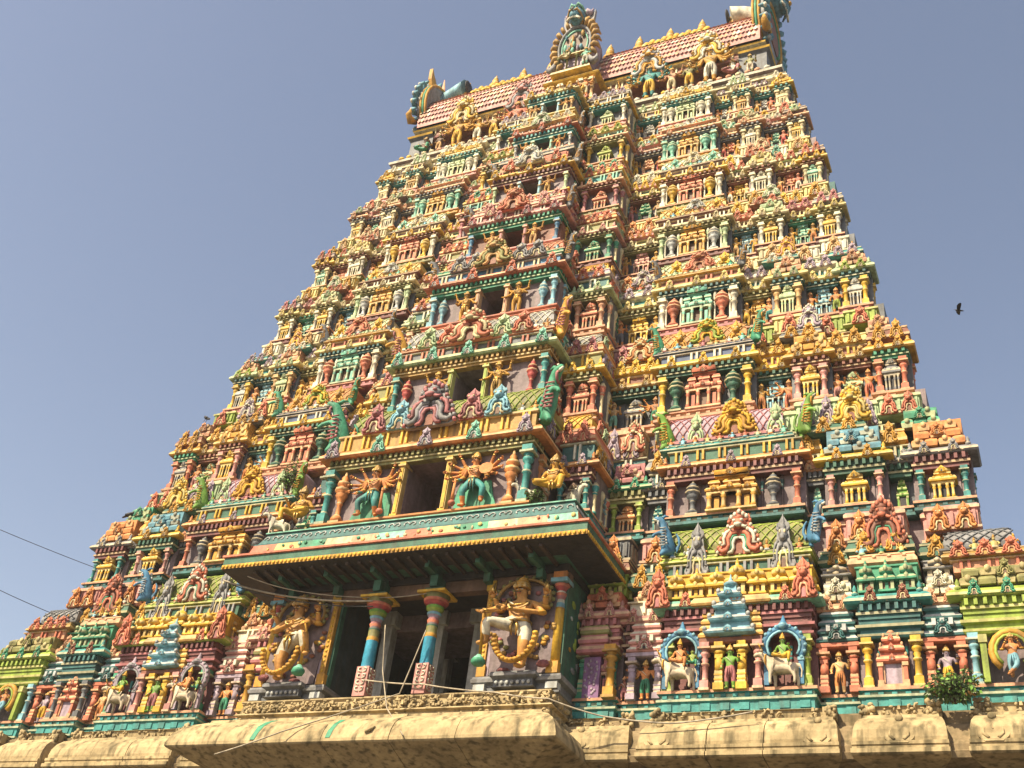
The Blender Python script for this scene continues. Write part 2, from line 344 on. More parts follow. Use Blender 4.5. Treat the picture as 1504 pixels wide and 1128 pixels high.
# figures about 1.75 high, facing -Y; slots A skin, B garment
def human(pose):
    J = {'pel':(0,0,.93),'waist':(0,.0,1.06),'chest':(0,0,1.28),'neck':(0,0,1.44),'head':(0,-.02,1.58),'top':(0,-.01,1.68)}
    R = {'pel':(.175,.14),'waist':(.13,.11),'chest':(.185,.135),'neck':.06,'head':.105,'top':.075}
    E = [('pel','waist'),('waist','chest'),('chest','neck'),('neck','head'),('head','top')]
    def limb(root, names, pts, rs):
        prev = root
        for nme, p, r in zip(names, pts, rs): J[nme] = p; R[nme] = r; E.append((prev, nme)); prev = nme
    hands = []
    def arm(tag, pts):
        s = 1 if pts[0][0] > 0 else -1
        limb('chest', [tag+'s',tag+'e',tag+'w'], [(s*.20,0,1.36)]+list(pts), [.068,.052,.04])
        d = Vector(pts[1])-Vector(pts[0]); hands.append((pts[1], d))
    def leg(tag, s, pts): limb('pel', [tag+'h',tag+'k',tag+'a',tag+'t'], pts, [.12,.09,.06,.04])
    P = pose
    if P in ('stand','guard','ten','flute'):
        if P != 'flute':
            leg('l',-1,[(-.10,0,.84),(-.11,-.03,.48),(-.11,.01,.08),(-.14,-.15,.035)])
            leg('r', 1,[(.10,0,.84),(.12,-.04,.48),(.12,.01,.08),(.15,-.15,.035)])
        else:
            leg('l',-1,[(-.10,0,.84),(-.10,-.02,.48),(-.08,.01,.08),(-.10,-.15,.035)])
            leg('r', 1,[(.10,0,.84),(.10,-.14,.48),(-.14,-.16,.16),(-.2,-.26,.06)])
        if P == 'stand':
            arm('a',[(-.30,.03,1.10),(-.26,-.14,.90)]); arm('b',[(.31,.02,1.12),(.34,-.16,1.30)])
        elif P == 'flute':
            arm('a',[(-.30,-.05,1.16),(-.16,-.22,1.42)]); arm('b',[(.30,-.06,1.17),(.20,-.22,1.45)])
        elif P == 'guard':
            arm('a',[(-.34,.02,1.16),(-.50,-.12,.98)]); arm('b',[(.36,.02,1.18),(.30,-.2,1.02)])
            arm('c',[(-.40,.04,1.44),(-.44,-.05,1.70)]); arm('d',[(.40,.04,1.44),(.46,-.05,1.70)])
        else:
            for i,(ax,az_) in enumerate(((.34,1.10),(.40,1.22),(.42,1.36),(.36,1.46))):
                for s in (-1,1):
                    k = [( .46,.92),(.62,1.10),(.64,1.42),(.50,1.72)][i]
                    arm('m%d%d'%(i,s),[(s*ax,.03+.02*i,az_),(s*k[0],-.10+.03*i,k[1])])
    elif P == 'warrior':           # ten arms, one knee bent out
        leg('l',-1,[(-.11,0,.84),(-.20,-.16,.50),(-.20,0,.10),(-.27,-.15,.04)])
        leg('r', 1,[(.11,0,.84),(.34,-.12,.58),(.28,-.04,.18),(.36,-.16,.10)])
        for i,(ax,az_) in enumerate(((.32,1.08),(.40,1.18),(.43,1.30),(.41,1.42),(.33,1.50))):
            for s in (-1,1):
                k = [(.40,.88),(.62,1.02),(.70,1.26),(.64,1.54),(.46,1.80)][i]
                arm('m%d%d'%(i,s),[(s*ax,.04+.02*i,az_),(s*k[0],-.14+.04*i,k[1])])
    elif P == 'porch':             # standing leg straight, other knee lifted across, foot on a club
        leg('r', 1,[(.11,0,.84),(.13,-.05,.46),(.10,.0,.08),(.08,-.16,.035)])
        leg('l',-1,[(-.12,-.03,.88),(-.36,-.30,.90),(-.38,-.18,.50),(-.46,-.28,.43)])
        arm('a',[(-.26,-.16,1.18),(-.36,-.36,1.02)]); arm('b',[(.36,-.04,1.12),(-.08,-.28,1.10)])
        arm('c',[(-.33,.05,1.28),(-.38,-.08,1.47)]); arm('d',[(.34,.05,1.28),(.39,-.08,1.45)])
    elif P == 'seat':              # seated, one leg folded, one hanging
        for k in ('pel','waist','chest','neck','head','top'): J[k] = (J[k][0], J[k][1], J[k][2]-.72)
        leg('l',-1,[(-.12,-.02,.18),(-.42,-.26,.20),(-.10,-.36,.10),(.02,-.38,.08)])
        leg('r', 1,[(.12,-.02,.18),(.34,-.34,.24),(.30,-.34,-.16),(.32,-.46,-.22)])
        for q in ((-.33,.03,.42,-.36,-.22,.26),(.34,.0,.44,.30,-.24,.56)):
            s = 1 if q[0] > 0 else -1; t = 'a' if s < 0 else 'b'
            limb('chest',[t+'s',t+'e',t+'w'],[(s*.20,0,.64),q[:3],q[3:]],[.068,.052,.04]); hands.append((q[3:],Vector(q[3:])-Vector(q[:3])))
    names = list(J); ix = {n: i for i, n in enumerate(names)}
    low = J['pel'][2]
    def keyfn(c):
        if c.z < low+.07 and c.z > low-.62 and (abs(c.x) < .50) and not (P == 'seat' and c.z < low-.3): return 'B'
        return 'A'
    if P == 'porch':
        keyfn = lambda c: 'B' if .60 < c.z < 1.02 and -.38 < c.x < .4 else 'A'
    def extra(b):
        for p, d in hands:
            add_hand(b, p, d, 'A', 1.15); q = Vector(p)-Vector(d)*.12
            b.ball(tuple(q),(.055,.055,.035),'brass',6,3); q = Vector(p)-Vector(d)*.95; b.ball(tuple(q),(.085,.08,.05),'gold',6,3)
        for k_ in ('la','ra'):
            if k_ in J: b.ball((J[k_][0],J[k_][1],J[k_][2]+.05),(.075,.075,.035),'brass',6,3)
        for x_ in (-.06,0,.06):
            if P not in ('porch','seat'): b.tube([(x_,-.135,.92),(x_*1.2,-.16,.72),(x_*1.5,-.13,.46)],[.018,.026,.012],4,'B')
        b.tube([(-.13,-.11,1.36),(.0,-.155,1.22),(.12,-.13,1.06)] if P != 'seat' else [(-.13,-.11,.64),(.0,-.155,.5),(.12,-.13,.34)],.012,4,'white')
        add_face(b, J['head'], 'A', 1.05)
    return skin_mesh('figure', [(J[n], R[n]) for n in names], [(ix[a], ix[c]) for a, c in E], 1, 0, keyfn, extra), J
def crown_mesh(h=.32):
    b = MB(); b.lathe([(.115,.0),(.125,.03,'B'),(.10,.06),(.12,.09,'B'),(.085,.13),(.10,.16,'B'),(.06,.20),(.07,.225,'B'),(.025,.27),(.012,h)],8)
    for s in (-1,0,1): b.lathe([(.03,0),(.035,.04),(.0,.12)],4,s*.075,-.09,'B')
    return b.mesh('crown')
def jewels_mesh(z=1.36):
    b = MB()
    for r, d, k in ((.12,.10,'A'),(.15,.17,'B')):
        b.tube([(math.cos(t)*r, -.05-.09*math.sin(t)-.03, z-.02-d*math.sin(t)) for t in [math.pi*i/8 for i in range(9)]], .016, 5, k)
    b.tube([(math.cos(t)*.17, math.sin(t)*.135, z-.40) for t in [2*math.pi*i/12 for i in range(13)]], .024, 5, 'A')
    b.ball((0,-.14,z-.41),(.04,.02,.035),'B',6,3)
    for s in (-1,1): b.tube([(s*.02,-.14,z-.42),(s*.05,-.15,z-.56),(s*.03,-.13,z-.72)],[.02,.025,.008],5,'A')
    return b.mesh('jewellery')
FIG = {}
for p_ in ('stand','guard','ten','flute','warrior','porch','seat'):
    b_, J_ = human(p_); FIG[p_] = (b_.mesh('statue'), J_)
CROWN, JEWELS = crown_mesh(), jewels_mesh()
def bull_mesh():
    N = [((0,0,.62),(.22,.24)),((-.32,0,.64),(.20,.24)),((.34,0,.64),(.20,.22)),((-.50,-.04,.80),(.13,.15)),((-.66,-.10,.98),(.11,.11)),((-.80,-.16,.94),(.085,.08)),((-.90,-.19,.86),(.06,.06)),
         ((-.34,0,.90),(.09,.08)),
         ((-.36,-.12,.42),.085),((-.38,-.14,.20),.05),((-.37,-.14,.03),.055),((-.28,.12,.42),.085),((-.27,.13,.20),.05),((-.27,.13,.03),.055),
         ((.34,-.12,.44),.095),((.42,-.14,.22),.05),((.40,-.14,.03),.055),((.40,.12,.44),.095),((.48,.13,.22),.05),((.46,.13,.03),.055),
         ((.54,0,.66),.04),((.62,-.02,.46),.025),((.60,-.04,.22),.03)]
    E = [(0,1),(0,2),(1,3),(3,4),(4,5),(5,6),(1,7),(1,8),(8,9),(9,10),(1,11),(11,12),(12,13),(2,14),(14,15),(15,16),(2,17),(17,18),(18,19),(2,20),(20,21),(21,22)]
    def extra(b):
        for s in (-1,1):
            b.tube([(-.66,-.10+s*.06,1.07),(-.68,-.11+s*.14,1.17),(-.74,-.12+s*.13,1.27)],[.03,.024,.008],5,'B')
            b.ball((-.63,-.10+s*.15,1.02),(.03,.07,.04),'A',5,3)
            b.ball((-.75,-.15+s*.075,1.0),(.018,.012,.018),'dark',5,3)
        b.tube([(-.50+math.cos(t)*.03,-.04+math.cos(t)*.16,.80+math.sin(t)*.17) for t in [2*math.pi*i/10 for i in range(11)]],.028,5,'B')
    return skin_mesh('bull', N, E, 1, 0, None, extra).mesh('bull')
BULL = bull_mesh()
def beast_mesh():
    """rearing scaly beast: hind quarters on the ledge, arched back, head thrown up"""
    N = [((0,0,.35),(.22,.24)),((-.05,-.04,.62),(.22,.24)),((-.10,-.10,.92),(.19,.22)),((-.16,-.16,1.16),(.13,.16)),((-.24,-.22,1.36),(.15,.15)),((-.36,-.30,1.42),(.10,.11)),((-.46,-.36,1.44),(.06,.07)),
         ((-.14,-.20,.18),.11),((-.22,-.26,.03),.06),((.10,.12,.14),.12),((.06,.02,.02),.07),((-.26,-.30,.88),.08),((-.42,-.40,.76),.055),((-.46,-.46,.64),.05),
         ((.22,.06,.30),.07),((.34,.08,.55),.05),((.30,.08,.82),.05),((.20,.06,.98),.03)]
    E = [(0,1),(1,2),(2,3),(3,4),(4,5),(5,6),(0,7),(7,8),(0,9),(9,10),(2,11),(11,12),(12,13),(0,14),(14,15),(15,16),(16,17)]
    def extra(b):
        for i in range(6):
            t = i/5; b.ball((.10-.22*t, .14-.16*t, .5+.85*t), (.07,.06,.09), 'B', 5, 3)
        for i in range(7): b.tube([(-.26,-.30,.40+.11*i),(-.16,-.34,.37+.11*i),(-.05,-.30,.40+.11*i)],.022,4,'B')
        b.tube([(-.30+math.cos(t)*.02,-.2+math.cos(t)*.17,1.24+math.sin(t)*.15) for t in [6.283*i/8 for i in range(9)]],.035,4,'B')
        for r in range(5):
            for q in range(3):
                b.ball((-.18-.02*r+q*.09, -.26+.01*r-.02*q, .45+.12*r), (.045,.03,.045), 'B', 5, 3)
        b.tube([(-.22,-.2,1.48),(-.14,-.14,1.60),(-.02,-.1,1.58)],[.06,.05,.015],5,'A')
        b.tube([(-.36,-.32,1.34),(-.44,-.38,1.34),(-.48,-.40,1.38)],[.05,.04,.02],5,'white')
        b.ball((-.33,-.36,1.48),(.035,.03,.035),'white',5,3)
    return skin_mesh('beast', N, E, 1, 0, None, extra).mesh('beast_statue')
BEAST = beast_mesh()
# ------------------------------------------------------------------ ground
g_ = MB(); g_.add([(-900,-900,0),(900,-900,0),(900,900,0),(-900,900,0)], [(0,1,2,3)], 'soil')
obj('ground', g_, kind='structure')
# ------------------------------------------------------------------ the tower
tower = empty('temple_tower', (0,0,0), 'tall tapering temple gateway tower of nine storeys crowded with brightly painted shrines and pillars', 'temple tower')
ORD = ['','lowest','second','third','fourth','fifth','sixth','seventh','eighth','ninth']
#      floor  pillar top  eave  plane y  half width  centre y, half, eave z
TI = {1:(12.62,13.93,14.85,-.35,17.4,None,None,None),
 2:(18.31,19.33,19.75,.60,16.0,-1.92,3.87,20.38), 3:(22.80,24.07,24.38,1.55,14.62,-.34,3.25,25.18), 4:(27.10,28.36,28.64,2.40,13.56,.39,2.86,29.45),
 5:(31.08,32.20,32.40,3.02,12.71,1.21,2.24,33.28), 6:(34.60,35.70,35.90,3.69,12.05,1.95,2.0,36.70), 7:(38.12,39.18,39.41,4.41,11.31,2.51,1.66,39.83),
 8:(41.02,42.03,42.25,4.90,10.64,2.79,1.37,42.6), 9:(43.73,0,0,5.44,10.1,4.62,1.33,46.1)}
ARCHES = []
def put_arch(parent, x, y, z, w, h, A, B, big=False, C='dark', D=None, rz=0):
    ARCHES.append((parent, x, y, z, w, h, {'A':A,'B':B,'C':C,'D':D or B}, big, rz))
def build_arches():
    """the 300 horseshoe arches that show largest are parts of their own, the rest one part"""
    cp = Vector((16.7,-28,1.6))
    ARCHES.sort(key=lambda a: -(a[5]/(Vector(a[1:4])-cp).length)*(.3 if a[8] else 1))
    rest = MB()
    for i, (parent, x, y, z, w, h, cols, big, rz) in enumerate(ARCHES):
        if i < 300: obj('horseshoe_arch', ARCH_BIG if big else ARCH, parent, (x,y,z), rz, (w,w,h), cols)
        else:
            o = len(rest.m); rest.merge(ARCH_SRC[big], T(x,y,z,w,w,h,rz)); rest.m[o:] = [cols[k] if k in cols else k for k in rest.m[o:]]
    obj('horseshoe_arch_row', rest, tower, kind='stuff')
EAVE = [(0,0),(.24,-.01),(.29,.04),(.27,.12),(.17,.23),(.03,.30),(-.05,.33)]
def eave_prof(z, s, k, lip=None, ov=1.0):
    lip = lip or k+'+'
    return [(o*s*ov, z+q*s, (lip if i in (2,5) else k)) for i, (o, q) in enumerate(EAVE)]
def ent_mesh(x0, x1, y, yb, z0, z1, k, dent):
    b = MB(); h = z1-z0
    if h > .6:      # tall: two stepped mouldings under the bracket row
        za = z0+.55*h
        b.band(x0,x1,y+.10,yb,[(0,z0),(.04,z0+.06*h,dent),(.05,z0+.12*h),(-.02,z0+.16*h),(-.02,z0+.26*h),(.08,z0+.30*h,dent),(.09,z0+.38*h),(.0,z0+.42*h),(0,za)],k)
        z0 = za; h = z1-z0
    b.band(x0,x1,y+.06,yb,[(0,z0),(0,z0+h*.25),(.05,z0+h*.28,dent),(.05,z0+h*.45),(0,z0+h*.47),(0,z1)],k)
    n = max(3, int((x1-x0)/.2))
    for i in range(n):
        x = x0+(x1-x0)*(i+.5)/n; b.box(x-.045,x+.045,y-.06,y+.07,z0+h*.5,z0+h*.93,k)
    for s, xx in ((-1,x0),(1,x1)):
        for j in range(3): b.box(xx-.06,xx+.06,y+.2+.22*j,y+.28+.22*j,z0+h*.5,z0+h*.93,k)
    return b
FIGC = ['skin','orange','white','palegreen','coral','mint','paleyellow','white','rose','skyblue','white','green','cream','silver']
def figurines(b, x0, x1, y, z, h, n):
    """a row of tiny seated figures"""
    for i in range(n):
        x = x0+(x1-x0)*(i+.5)/n; c, d = random.choice(FIGC), random.choice(FIGC); q = h*random.uniform(.85,1.1)
        b.lathe([(.30*q,0,d),(.34*q,.10*q,d),(.20*q,.24*q,c),(.24*q,.50*q,c),(.09*q,.60*q,c)],5,x,y,d,sy=.7,z0=z)
        b.ball((x,y-.02*q,z+.72*q),(.12*q,.12*q,.14*q),c,5,3); b.lathe([(.12*q,.80*q),(.10*q,.90*q),(.01,1.06*q)],5,x,y,'gold',z0=z)
        for s in (-1,1): b.tube([(x+s*.22*q,y,z+.5*q),(x+s*.36*q,y-.08*q,z+.34*q),(x+s*.22*q,y-.22*q,z+random.uniform(.2,.5)*q)],.065*q,4,c)
def layer(par, typ, x0, x1, y, yb, z0, z1, c, c2, s, arches=True):
    h = z1-z0; w = x1-x0; b = MB()
    if typ == 'neck':
        b.band(x0+.04,x1-.04,y+.14,yb,[(0,z0),(.0,z1)],c)
        b.band(x0,x1,y+.1,yb,[(.0,z1-.14*h),(.03,z1-.1*h),(.03,z1)],c+'+' if not c.endswith('+') else c)
        n = max(1, int(w/(.62*s)))
        for i in range(n):
            xc = x0+w*(i+.5)/n
            for d in (-.09,.09): b.box(xc+d*s-.035*s,xc+d*s+.035*s,y+.06,y+.18,z0+.1*h,z1-.12*h,c2)
        for j in range(2): b.box(x1-.06,x1+.02,y+.4+.3*j,y+.47+.3*j,z0+.1*h,z1-.12*h,c2)
        obj('neck_band', b, par)
    elif typ == 'ledge':
        b.band(x0,x1,y,yb,[(-.02,z0),(.08,z0+.12*h),(.13,z0+.2*h,c+'+'),(.13,z0+.36*h),(.05,z0+.72*h),(.07,z0+.76*h,c+'+'),(.07,z0+.86*h),(-.03,z1)],c)
        n = max(1, int(round(w/(.62*s))))
        for i in range(n*2): b.ball((x0+w*(i+.5)/(2*n), y-.1, z0+.62*h),(.06*s,.04,.05*s),c+'+',5,3)
        obj('ledge', b, par)
        fb = MB(); figurines(fb, x0, x1, y-.02, z0+.84*h, .34*s, max(1,int(w/(.40*s)))); obj('figurine_row', fb, par, kind='stuff')
        if arches:
            aw = min(.42*s, w/n*.75)
            for i in range(n): put_arch(par, x0+w*(i+.5)/n, y-.15, z0+.1*h, aw, max(h*1.15, aw*1.05), c2, c2+'+', C=c)
    elif typ == 'blocks':
        rows = 3 if h > .75 else 2
        b.band(x0+.08,x1-.08,y+.12,yb,[(0,z0),(0,z1)],c)
        for r in range(rows):
            za, zb_ = z0+h*r/rows, z0+h*(r+1)/rows; ins = .10*r; n = max(2, int(round((w-2*ins)/(.42*s))))
            for i in range(n):
                xa = x0+ins+(w-2*ins)*i/n; xb = x0+ins+(w-2*ins)*(i+1)/n; g = .03*s; hh = zb_-za
                b.box(xa+g,xb-g,y+.06*r-.06,y+.5,za,za+.45*hh,c if (i+r)%2 else c+'+',-.02,-.02)
                b.box(xa+g-.02,xb-g+.02,y+.06*r-.08,y+.5,za+.45*hh,za+.7*hh,c,.025*s,.025*s); b.box(xa+g+.005*s,xb-g-.005*s,y+.06*r-.055,y+.5,za+.7*hh,zb_-.02*hh,c+'+' if i%3==0 else c,.08*s,.10*s)
                if i % 2 == r % 2: b.ball(((xa+xb)/2,y+.06*r-.09,za+.62*hh),(.09*s,.05,.10*s),c+'+',6,3)
            for j in range(3): b.box(x1-.3-ins,x1-ins+.06,y+.35+.36*j,y+.66+.36*j,za+.03,zb_-.05*hh,c,.05,.05)
        obj('coping', b, par)
        put_arch(par, (x0+x1)/2, y-.12, z0+.35*h, .34*s, .42*s, c, c+'+', C='brown')
    elif typ == 'kutas':
        n = max(1, int(round(w/(.52*s)))); mid = n//2
        b.band(x0,x1,y+.2,yb,[(0,z0),(0,z1-.1*h),(.04,z1-.06*h),(.04,z1)],c)
        for i in range(n):
            big = w > 2 and i in (mid, mid-1+n%2)
            mini_tower(b, x0+w*(i+.5)/n, y+.1, z0, w/n*(1.0 if not big else 1.15), h*(1.12 if not big else 1.35), c)
        for j in range(2): mini_tower(b, x1-.1, y+.55+.5*j, z0, .45*s, h, c)
        obj('shrine_row', b, par)
    elif typ == 'barrel':
        pr = []; nn = 7; R = h*.88; yc = y+R*.62
        for i in range(nn): t = -.35+(math.pi*.5+.35)*i/(nn-1); pr.append((-.02-(yc-math.cos(t)*R*.62-y), z0+.12*h+R*(math.sin(t)+.34)/1.34*1.0))
        b.band(x0,x1,y,yb,[(.03,z0),(.10,z0+.05*h,c2),(.10,z0+.12*h,c2),(.0,z0+.13*h)]+pr,c)
        n = int(w/(.26*s))
        for i in range(-3, n+3):
            for sg in (1,-1):
                pts = []
                for j, (o, z) in enumerate(pr):
                    x = x0+(i+ sg*j*.62)*w/n
                    if x0+.02 < x < x1-.02: pts.append((x, y-o-.012, z))
                if len(pts) > 1: b.tube(pts, .024*s, 3, c2)
        obj('barrel_roof', b, par)
    elif typ == 'rail':
        b.band(x0,x1,y+.06,yb,[(0,z0),(.07,z0+.08*h,c+'+'),(.07,z0+.16*h),(.0,z0+.2*h),(0,z0+.78*h),(.06,z0+.82*h,c+'+'),(.06,z0+.92*h),(.0,z1)],c)
        n = max(3, int(w/(.17*s)))
        for i in range(n): b.box(x0+w*(i+.25)/n,x0+w*(i+.7)/n,y-.0,y+.08,z0+.24*h,z0+.74*h,c)
        for j in range(4): b.box(x1-.05,x1+.05,y+.2+.25*j,y+.32+.25*j,z0+.24*h,z0+.74*h,c+'+')
        obj('railing', b, par)
        if par.name != 'none' and s < .99:
            fb = MB(); figurines(fb, x0, x1, y-.0, z0+.08*h, .42*s, max(1,int(w/(.55*s)))); obj('figurine_row', fb, par, kind='stuff')
        if arches:
            m = max(1, int(round(w/(.72*s)))); aw = min(.50*s, w/m*.8)
            for i in range(m): put_arch(par, x0+w*(i+.5)/m, y-.1, z0, aw, max(aw*1.15,h*.95), c2, 'cream' if c2 != 'cream' else 'white', C='redbrown')
def parapet(par, x0, x1, y, yn, yb, z0, z1, layers, s, arches=True, xn=None):
    z = z0; tot = sum(l[1] for l in layers); acc = 0; xn = xn or (x0+.14, x1-.14)
    for i, l in enumerate(layers):
        f = l[1]/tot; yy = y + (yn-y)*acc; t = acc if l[0] != 'rail' else min(1, acc+f*.6); acc += f
        zz = z+(z1-z0)*f
        xa, xb = x0+.04+(xn[0]-x0)*t, x1-.04+(xn[1]-x1)*t
        if l[0] in ('blocks',) and i > 0: xa += .12; xb -= .12
        layer(par, l[0], xa, xb, yy, yb, z, zz, l[2], l[3] if len(l) > 3 else 'cream', s, arches and (len(l) < 5))
        z = zz
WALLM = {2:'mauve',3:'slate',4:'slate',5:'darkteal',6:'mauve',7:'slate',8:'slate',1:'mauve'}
statues = []
def statue(pose, loc, h, skin, cloth, label, group, crown='gold', rz=0, mirror=False, jewels=False, cat='statue', name='statue', girth=1.22):
    me, J = FIG[pose]; s = h/1.9
    o = obj(name, me, None, loc, rz, (-s*girth if mirror else s*girth, s*girth, s), {'A':skin,'B':cloth}, label, cat, group)
    t = J['top']; obj('crown', CROWN, o, (t[0], t[1], t[2]-.03), 0, 1, {'A':crown,'B':crown+'+'})
    if jewels: obj('jewellery', JEWELS, o, (0,0,J['neck'][2]-1.44), 0, 1, {'A':'brass','B':crown+'+'})
    return o
STAT = {}
def bay(k, st, sgn, kind, x0, x1, y, dz, sp, yn, znext, xn=None):
    """one bay of a storey, on the right (sgn 1) or mirrored to the left (sgn -1)"""
    zb, zp, ze = TI[k][0]+dz*.4, TI[k][1]+dz, TI[k][2]+dz
    s = max(.72, (TI[k][2]-TI[k][0])/1.5); s = min(s, 1.05); yb = y+2.2 if kind != 'Q' else y+.95
    if sgn < 0:
        x0, x1 = -x1, -x0
        if xn: xn = (-xn[1], -xn[0])
    w = x1-x0; xc = (x0+x1)/2
    wall, pil, shr, ent, eav, pl, lay = sp['wall'], sp['pil'], sp['shr'], sp['ent'], sp['eave'], sp['pl'], sp['lay']
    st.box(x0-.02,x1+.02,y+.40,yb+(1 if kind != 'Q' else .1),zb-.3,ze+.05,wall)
    for s2 in (-1,1): st.box(xc+s2*w*.27-.02*w,xc+s2*w*.27+.02*w,y+.36,y+.41,zb,zp,wall)
    # plinth
    b = MB(); ph = .34*s
    b.band(x0+.02,x1-.02,y+.06,yb,[(0,zb-ph),(.05,zb-ph*.9,pl),(.05,zb-ph*.62),(-.02,zb-ph*.55,pl+'+'),(-.02,zb-ph*.3),(.07,zb-ph*.22,sp.get('pl2','salmon')),(.07,zb)],pl)
    n = max(2, int(w/.3))
    for i in range(n): b.box(x0+w*(i+.3)/n,x0+w*(i+.7)/n,y+.03,y+.12,zb-ph*.55,zb-ph*.3,pl)
    obj('plinth', b, tier_ob)
    obj('entablature', ent_mesh(x0+.05,x1-.05,y+.02,yb,zp,ze,ent,sp.get('dent',ent+'+')), tier_ob)
    b = MB(); b.band(x0+.02,x1-.02,y+.2-(.06 if k > 2 else 0),yb,eave_prof(ze,s,eav,None,1.0 if k < 3 else .76))
    for xx in (x0+.0,x1-.0): b.lathe([(.07*s,ze+.20*s),(.09*s,ze+.28*s,eav+'+'),(.04*s,ze+.34*s),(.065*s,ze+.40*s),(.01,ze+.52*s)],6,xx,y+.06,eav)
    nn = max(3, int(w/.28))
    for i in range(nn): b.ball((x0+w*(i+.5)/nn, y-.06, ze+.03*s),(.05*s,.03,.035*s),eav+'+',5,3)
    obj('eave', b, tier_ob)
    ne = 2 if w < 2.2 else 3
    for i in range(ne):
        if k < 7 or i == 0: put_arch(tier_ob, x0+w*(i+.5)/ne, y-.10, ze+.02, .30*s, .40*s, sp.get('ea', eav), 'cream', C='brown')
    H = zp-zb
    if kind == 'Q' and sgn > 0 and k > 1:   # the corner bay's flank
        for j in (.62,): obj('pillar', P_ROUND, tier_ob, (x1-.02,y+j,zb), math.pi/2, (H*.75,H*.75,H), {'A':pil[1],'B':pil[1]+'+'})
    if kind in ('W','K','Q'):
        for t in ((.16,.84) if kind == 'Q' else (.16,.30,.70,.84)): obj('pilaster', P_THIN, tier_ob, (x0+w*t,y+.37,zb), 0, (1,1,H), {'A':sp['pl'],'B':wall})
    pt, pc = pil
    if kind in ('K','Q','W','S') or (kind == 'B' and k == 2):
        for xx in (x0+.17*s+.03, x1-.17*s-.03): obj('pillar' if pt != 'u' else 'urn_pillar', PIL[pt], tier_ob, (xx,y+.16,zb), 0, (H*.86*min(1,s+.1),H*.86,H), {'A':pc,'B':pc+'+'})
        obj('pillar', PIL[pt if pt != 'u' else 'r'], tier_ob, (x1-.17*s,y+.85,zb), 0, (H*.8,H*.8,H), {'A':pc,'B':pc+'+'})
    if kind == 'S':     # columns, shrine and arches on the return towards the recess
        xo = x1 if sgn > 0 else x0; ra = math.pi/2*sgn
        for j in (.42,.95,1.4): obj('pilaster', P_THIN, tier_ob, (xo-sgn*.0,y+j,zb), ra, (2.1,2.1,H), {'A':(pc,'cream','coral')[int(j*2)%3],'B':'cream'})
        obj('miniature_shrine', PAGODA, tier_ob, (xo-sgn*.08,y+1.18,zb), ra, (.5,.7,H*1.1), {'A':('green','salmon','skyblue','yellow')[k%4],'B':'cream','C':'redbrown'})
        zz = znext-ze
        for j, f in ((.5,.18),(.95,.18),(1.4,.18),(.7,.55),(1.2,.55)): put_arch(tier_ob, xo-sgn*(.0 if f < .3 else .12), y+j, ze+zz*f, .42*s, .52*s, ('lilac','coral','palegreen','gold')[int(j*10+k)%4], 'cream', rz=ra)
    # shrine
    stp, shc = shr
    if kind == 'W' and k > 1:
        if 'urn' in sp:
            for q in (-1,1): obj('urn_pillar', P_URN, tier_ob, (xc+q*w*.29,y+.15,zb), 0, (H*.95,H*.95,H*1.02), {'A':sp['urn'],'B':sp['urn']+'+'})
        if k > 3:
            for q in (-.385,-.205,.205,.385): obj('pilaster', P_THIN, tier_ob, (xc+q*w,y+.17,zb), 0, (1.15,1.15,H), {'A':pc,'B':'white'})
        obj('miniature_shrine', SALA, tier_ob, (xc,y+.18,zb), 0, (w*.36,w*.36,H*1.22), {'A':shc,'B':shc+'+','C':'brown'})
    elif k > 1 or kind in ('K',):
        sw = min(w*.46, .72*s) if kind in ('K','Q','S') else min(w*.46,.66*s)
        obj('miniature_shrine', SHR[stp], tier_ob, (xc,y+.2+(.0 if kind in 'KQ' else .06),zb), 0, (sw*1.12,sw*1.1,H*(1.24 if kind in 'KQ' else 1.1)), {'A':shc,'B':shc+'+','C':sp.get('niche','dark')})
    if kind in ('R','B') and k > 2:
        sk, cl = sp['stat']
        side = 'right' if sgn > 0 else 'left'; loc_n = sp['where']
        for q in (-1,1):
            if w < .75 and q == -sgn: continue
            cols = (sk, cl) if q > 0 else (sp.get('stat2', sp['stat']))
            pos = {-1:'left',1:'right'}[q]
            statue('ten' if k < 4 and q > 0 else 'stand', (xc+q*(w*.5-.14), y+.12, zb), H*.92, cols[0], cols[1],
                f"{NM.get(cols[0],cols[0])} statue in {NM.get(cols[1],cols[1])} {pos} of {NM[shc]} shrine, {loc_n}, {ORD[k]} storey, {side} half", 'small statues standing in the recesses', crown=cols[0])
    if lay: parapet(tier_ob, x0, x1, y+.1, yn+.02, yb+.2, ze+.34*s, znext-.34*s+dz*.3, lay, s, True, xn)
    if 'big' in sp:
        bc, ac, fr, bw = sp['big']; zt = znext-.34*s
        hh = (zt-ze)*fr; bw_ = min(bw, w*.8)*(.80 if k == 1 else .70); hh *= .80 if k == 1 else .66; fr *= .62
        put_arch(tier_ob, xc, y+.02+(yn-y)*(1-fr)*.6, zt-hh*.93, bw_, hh*1.05, bc, ac, True, 'redbrown', sp.get('bigd'))
    if 'side' in sp:
        zt = znext-.34*s; hh = (zt-ze)
        for q in (-1,1): put_arch(tier_ob, xc+q*w*.30, y+.0+(yn-y)*.45, zt-hh*.62, .62*s, hh*.56, sp['side'], 'cream', C='brown')
NM = dict(k='',yellow='yellow',gold='gold',grey='grey',green='green',skyblue='light blue',blue='blue',mint='mint green',lime='lime green',orange='orange',coral='coral',salmon='salmon pink',
  pink='pink',white='white',cream='cream',peach='peach',palegreen='pale green',teal='teal',red='red',rose='rose',slate='slate',olive='olive',silver='silver',lilac='lilac',paleyellow='pale yellow')
def nar(n,np_,l,a,r,ra): return [('neck',.16,n,np_),('ledge',.26,l,a),('neck',.16,n,np_),('rail',.42,r,ra)]
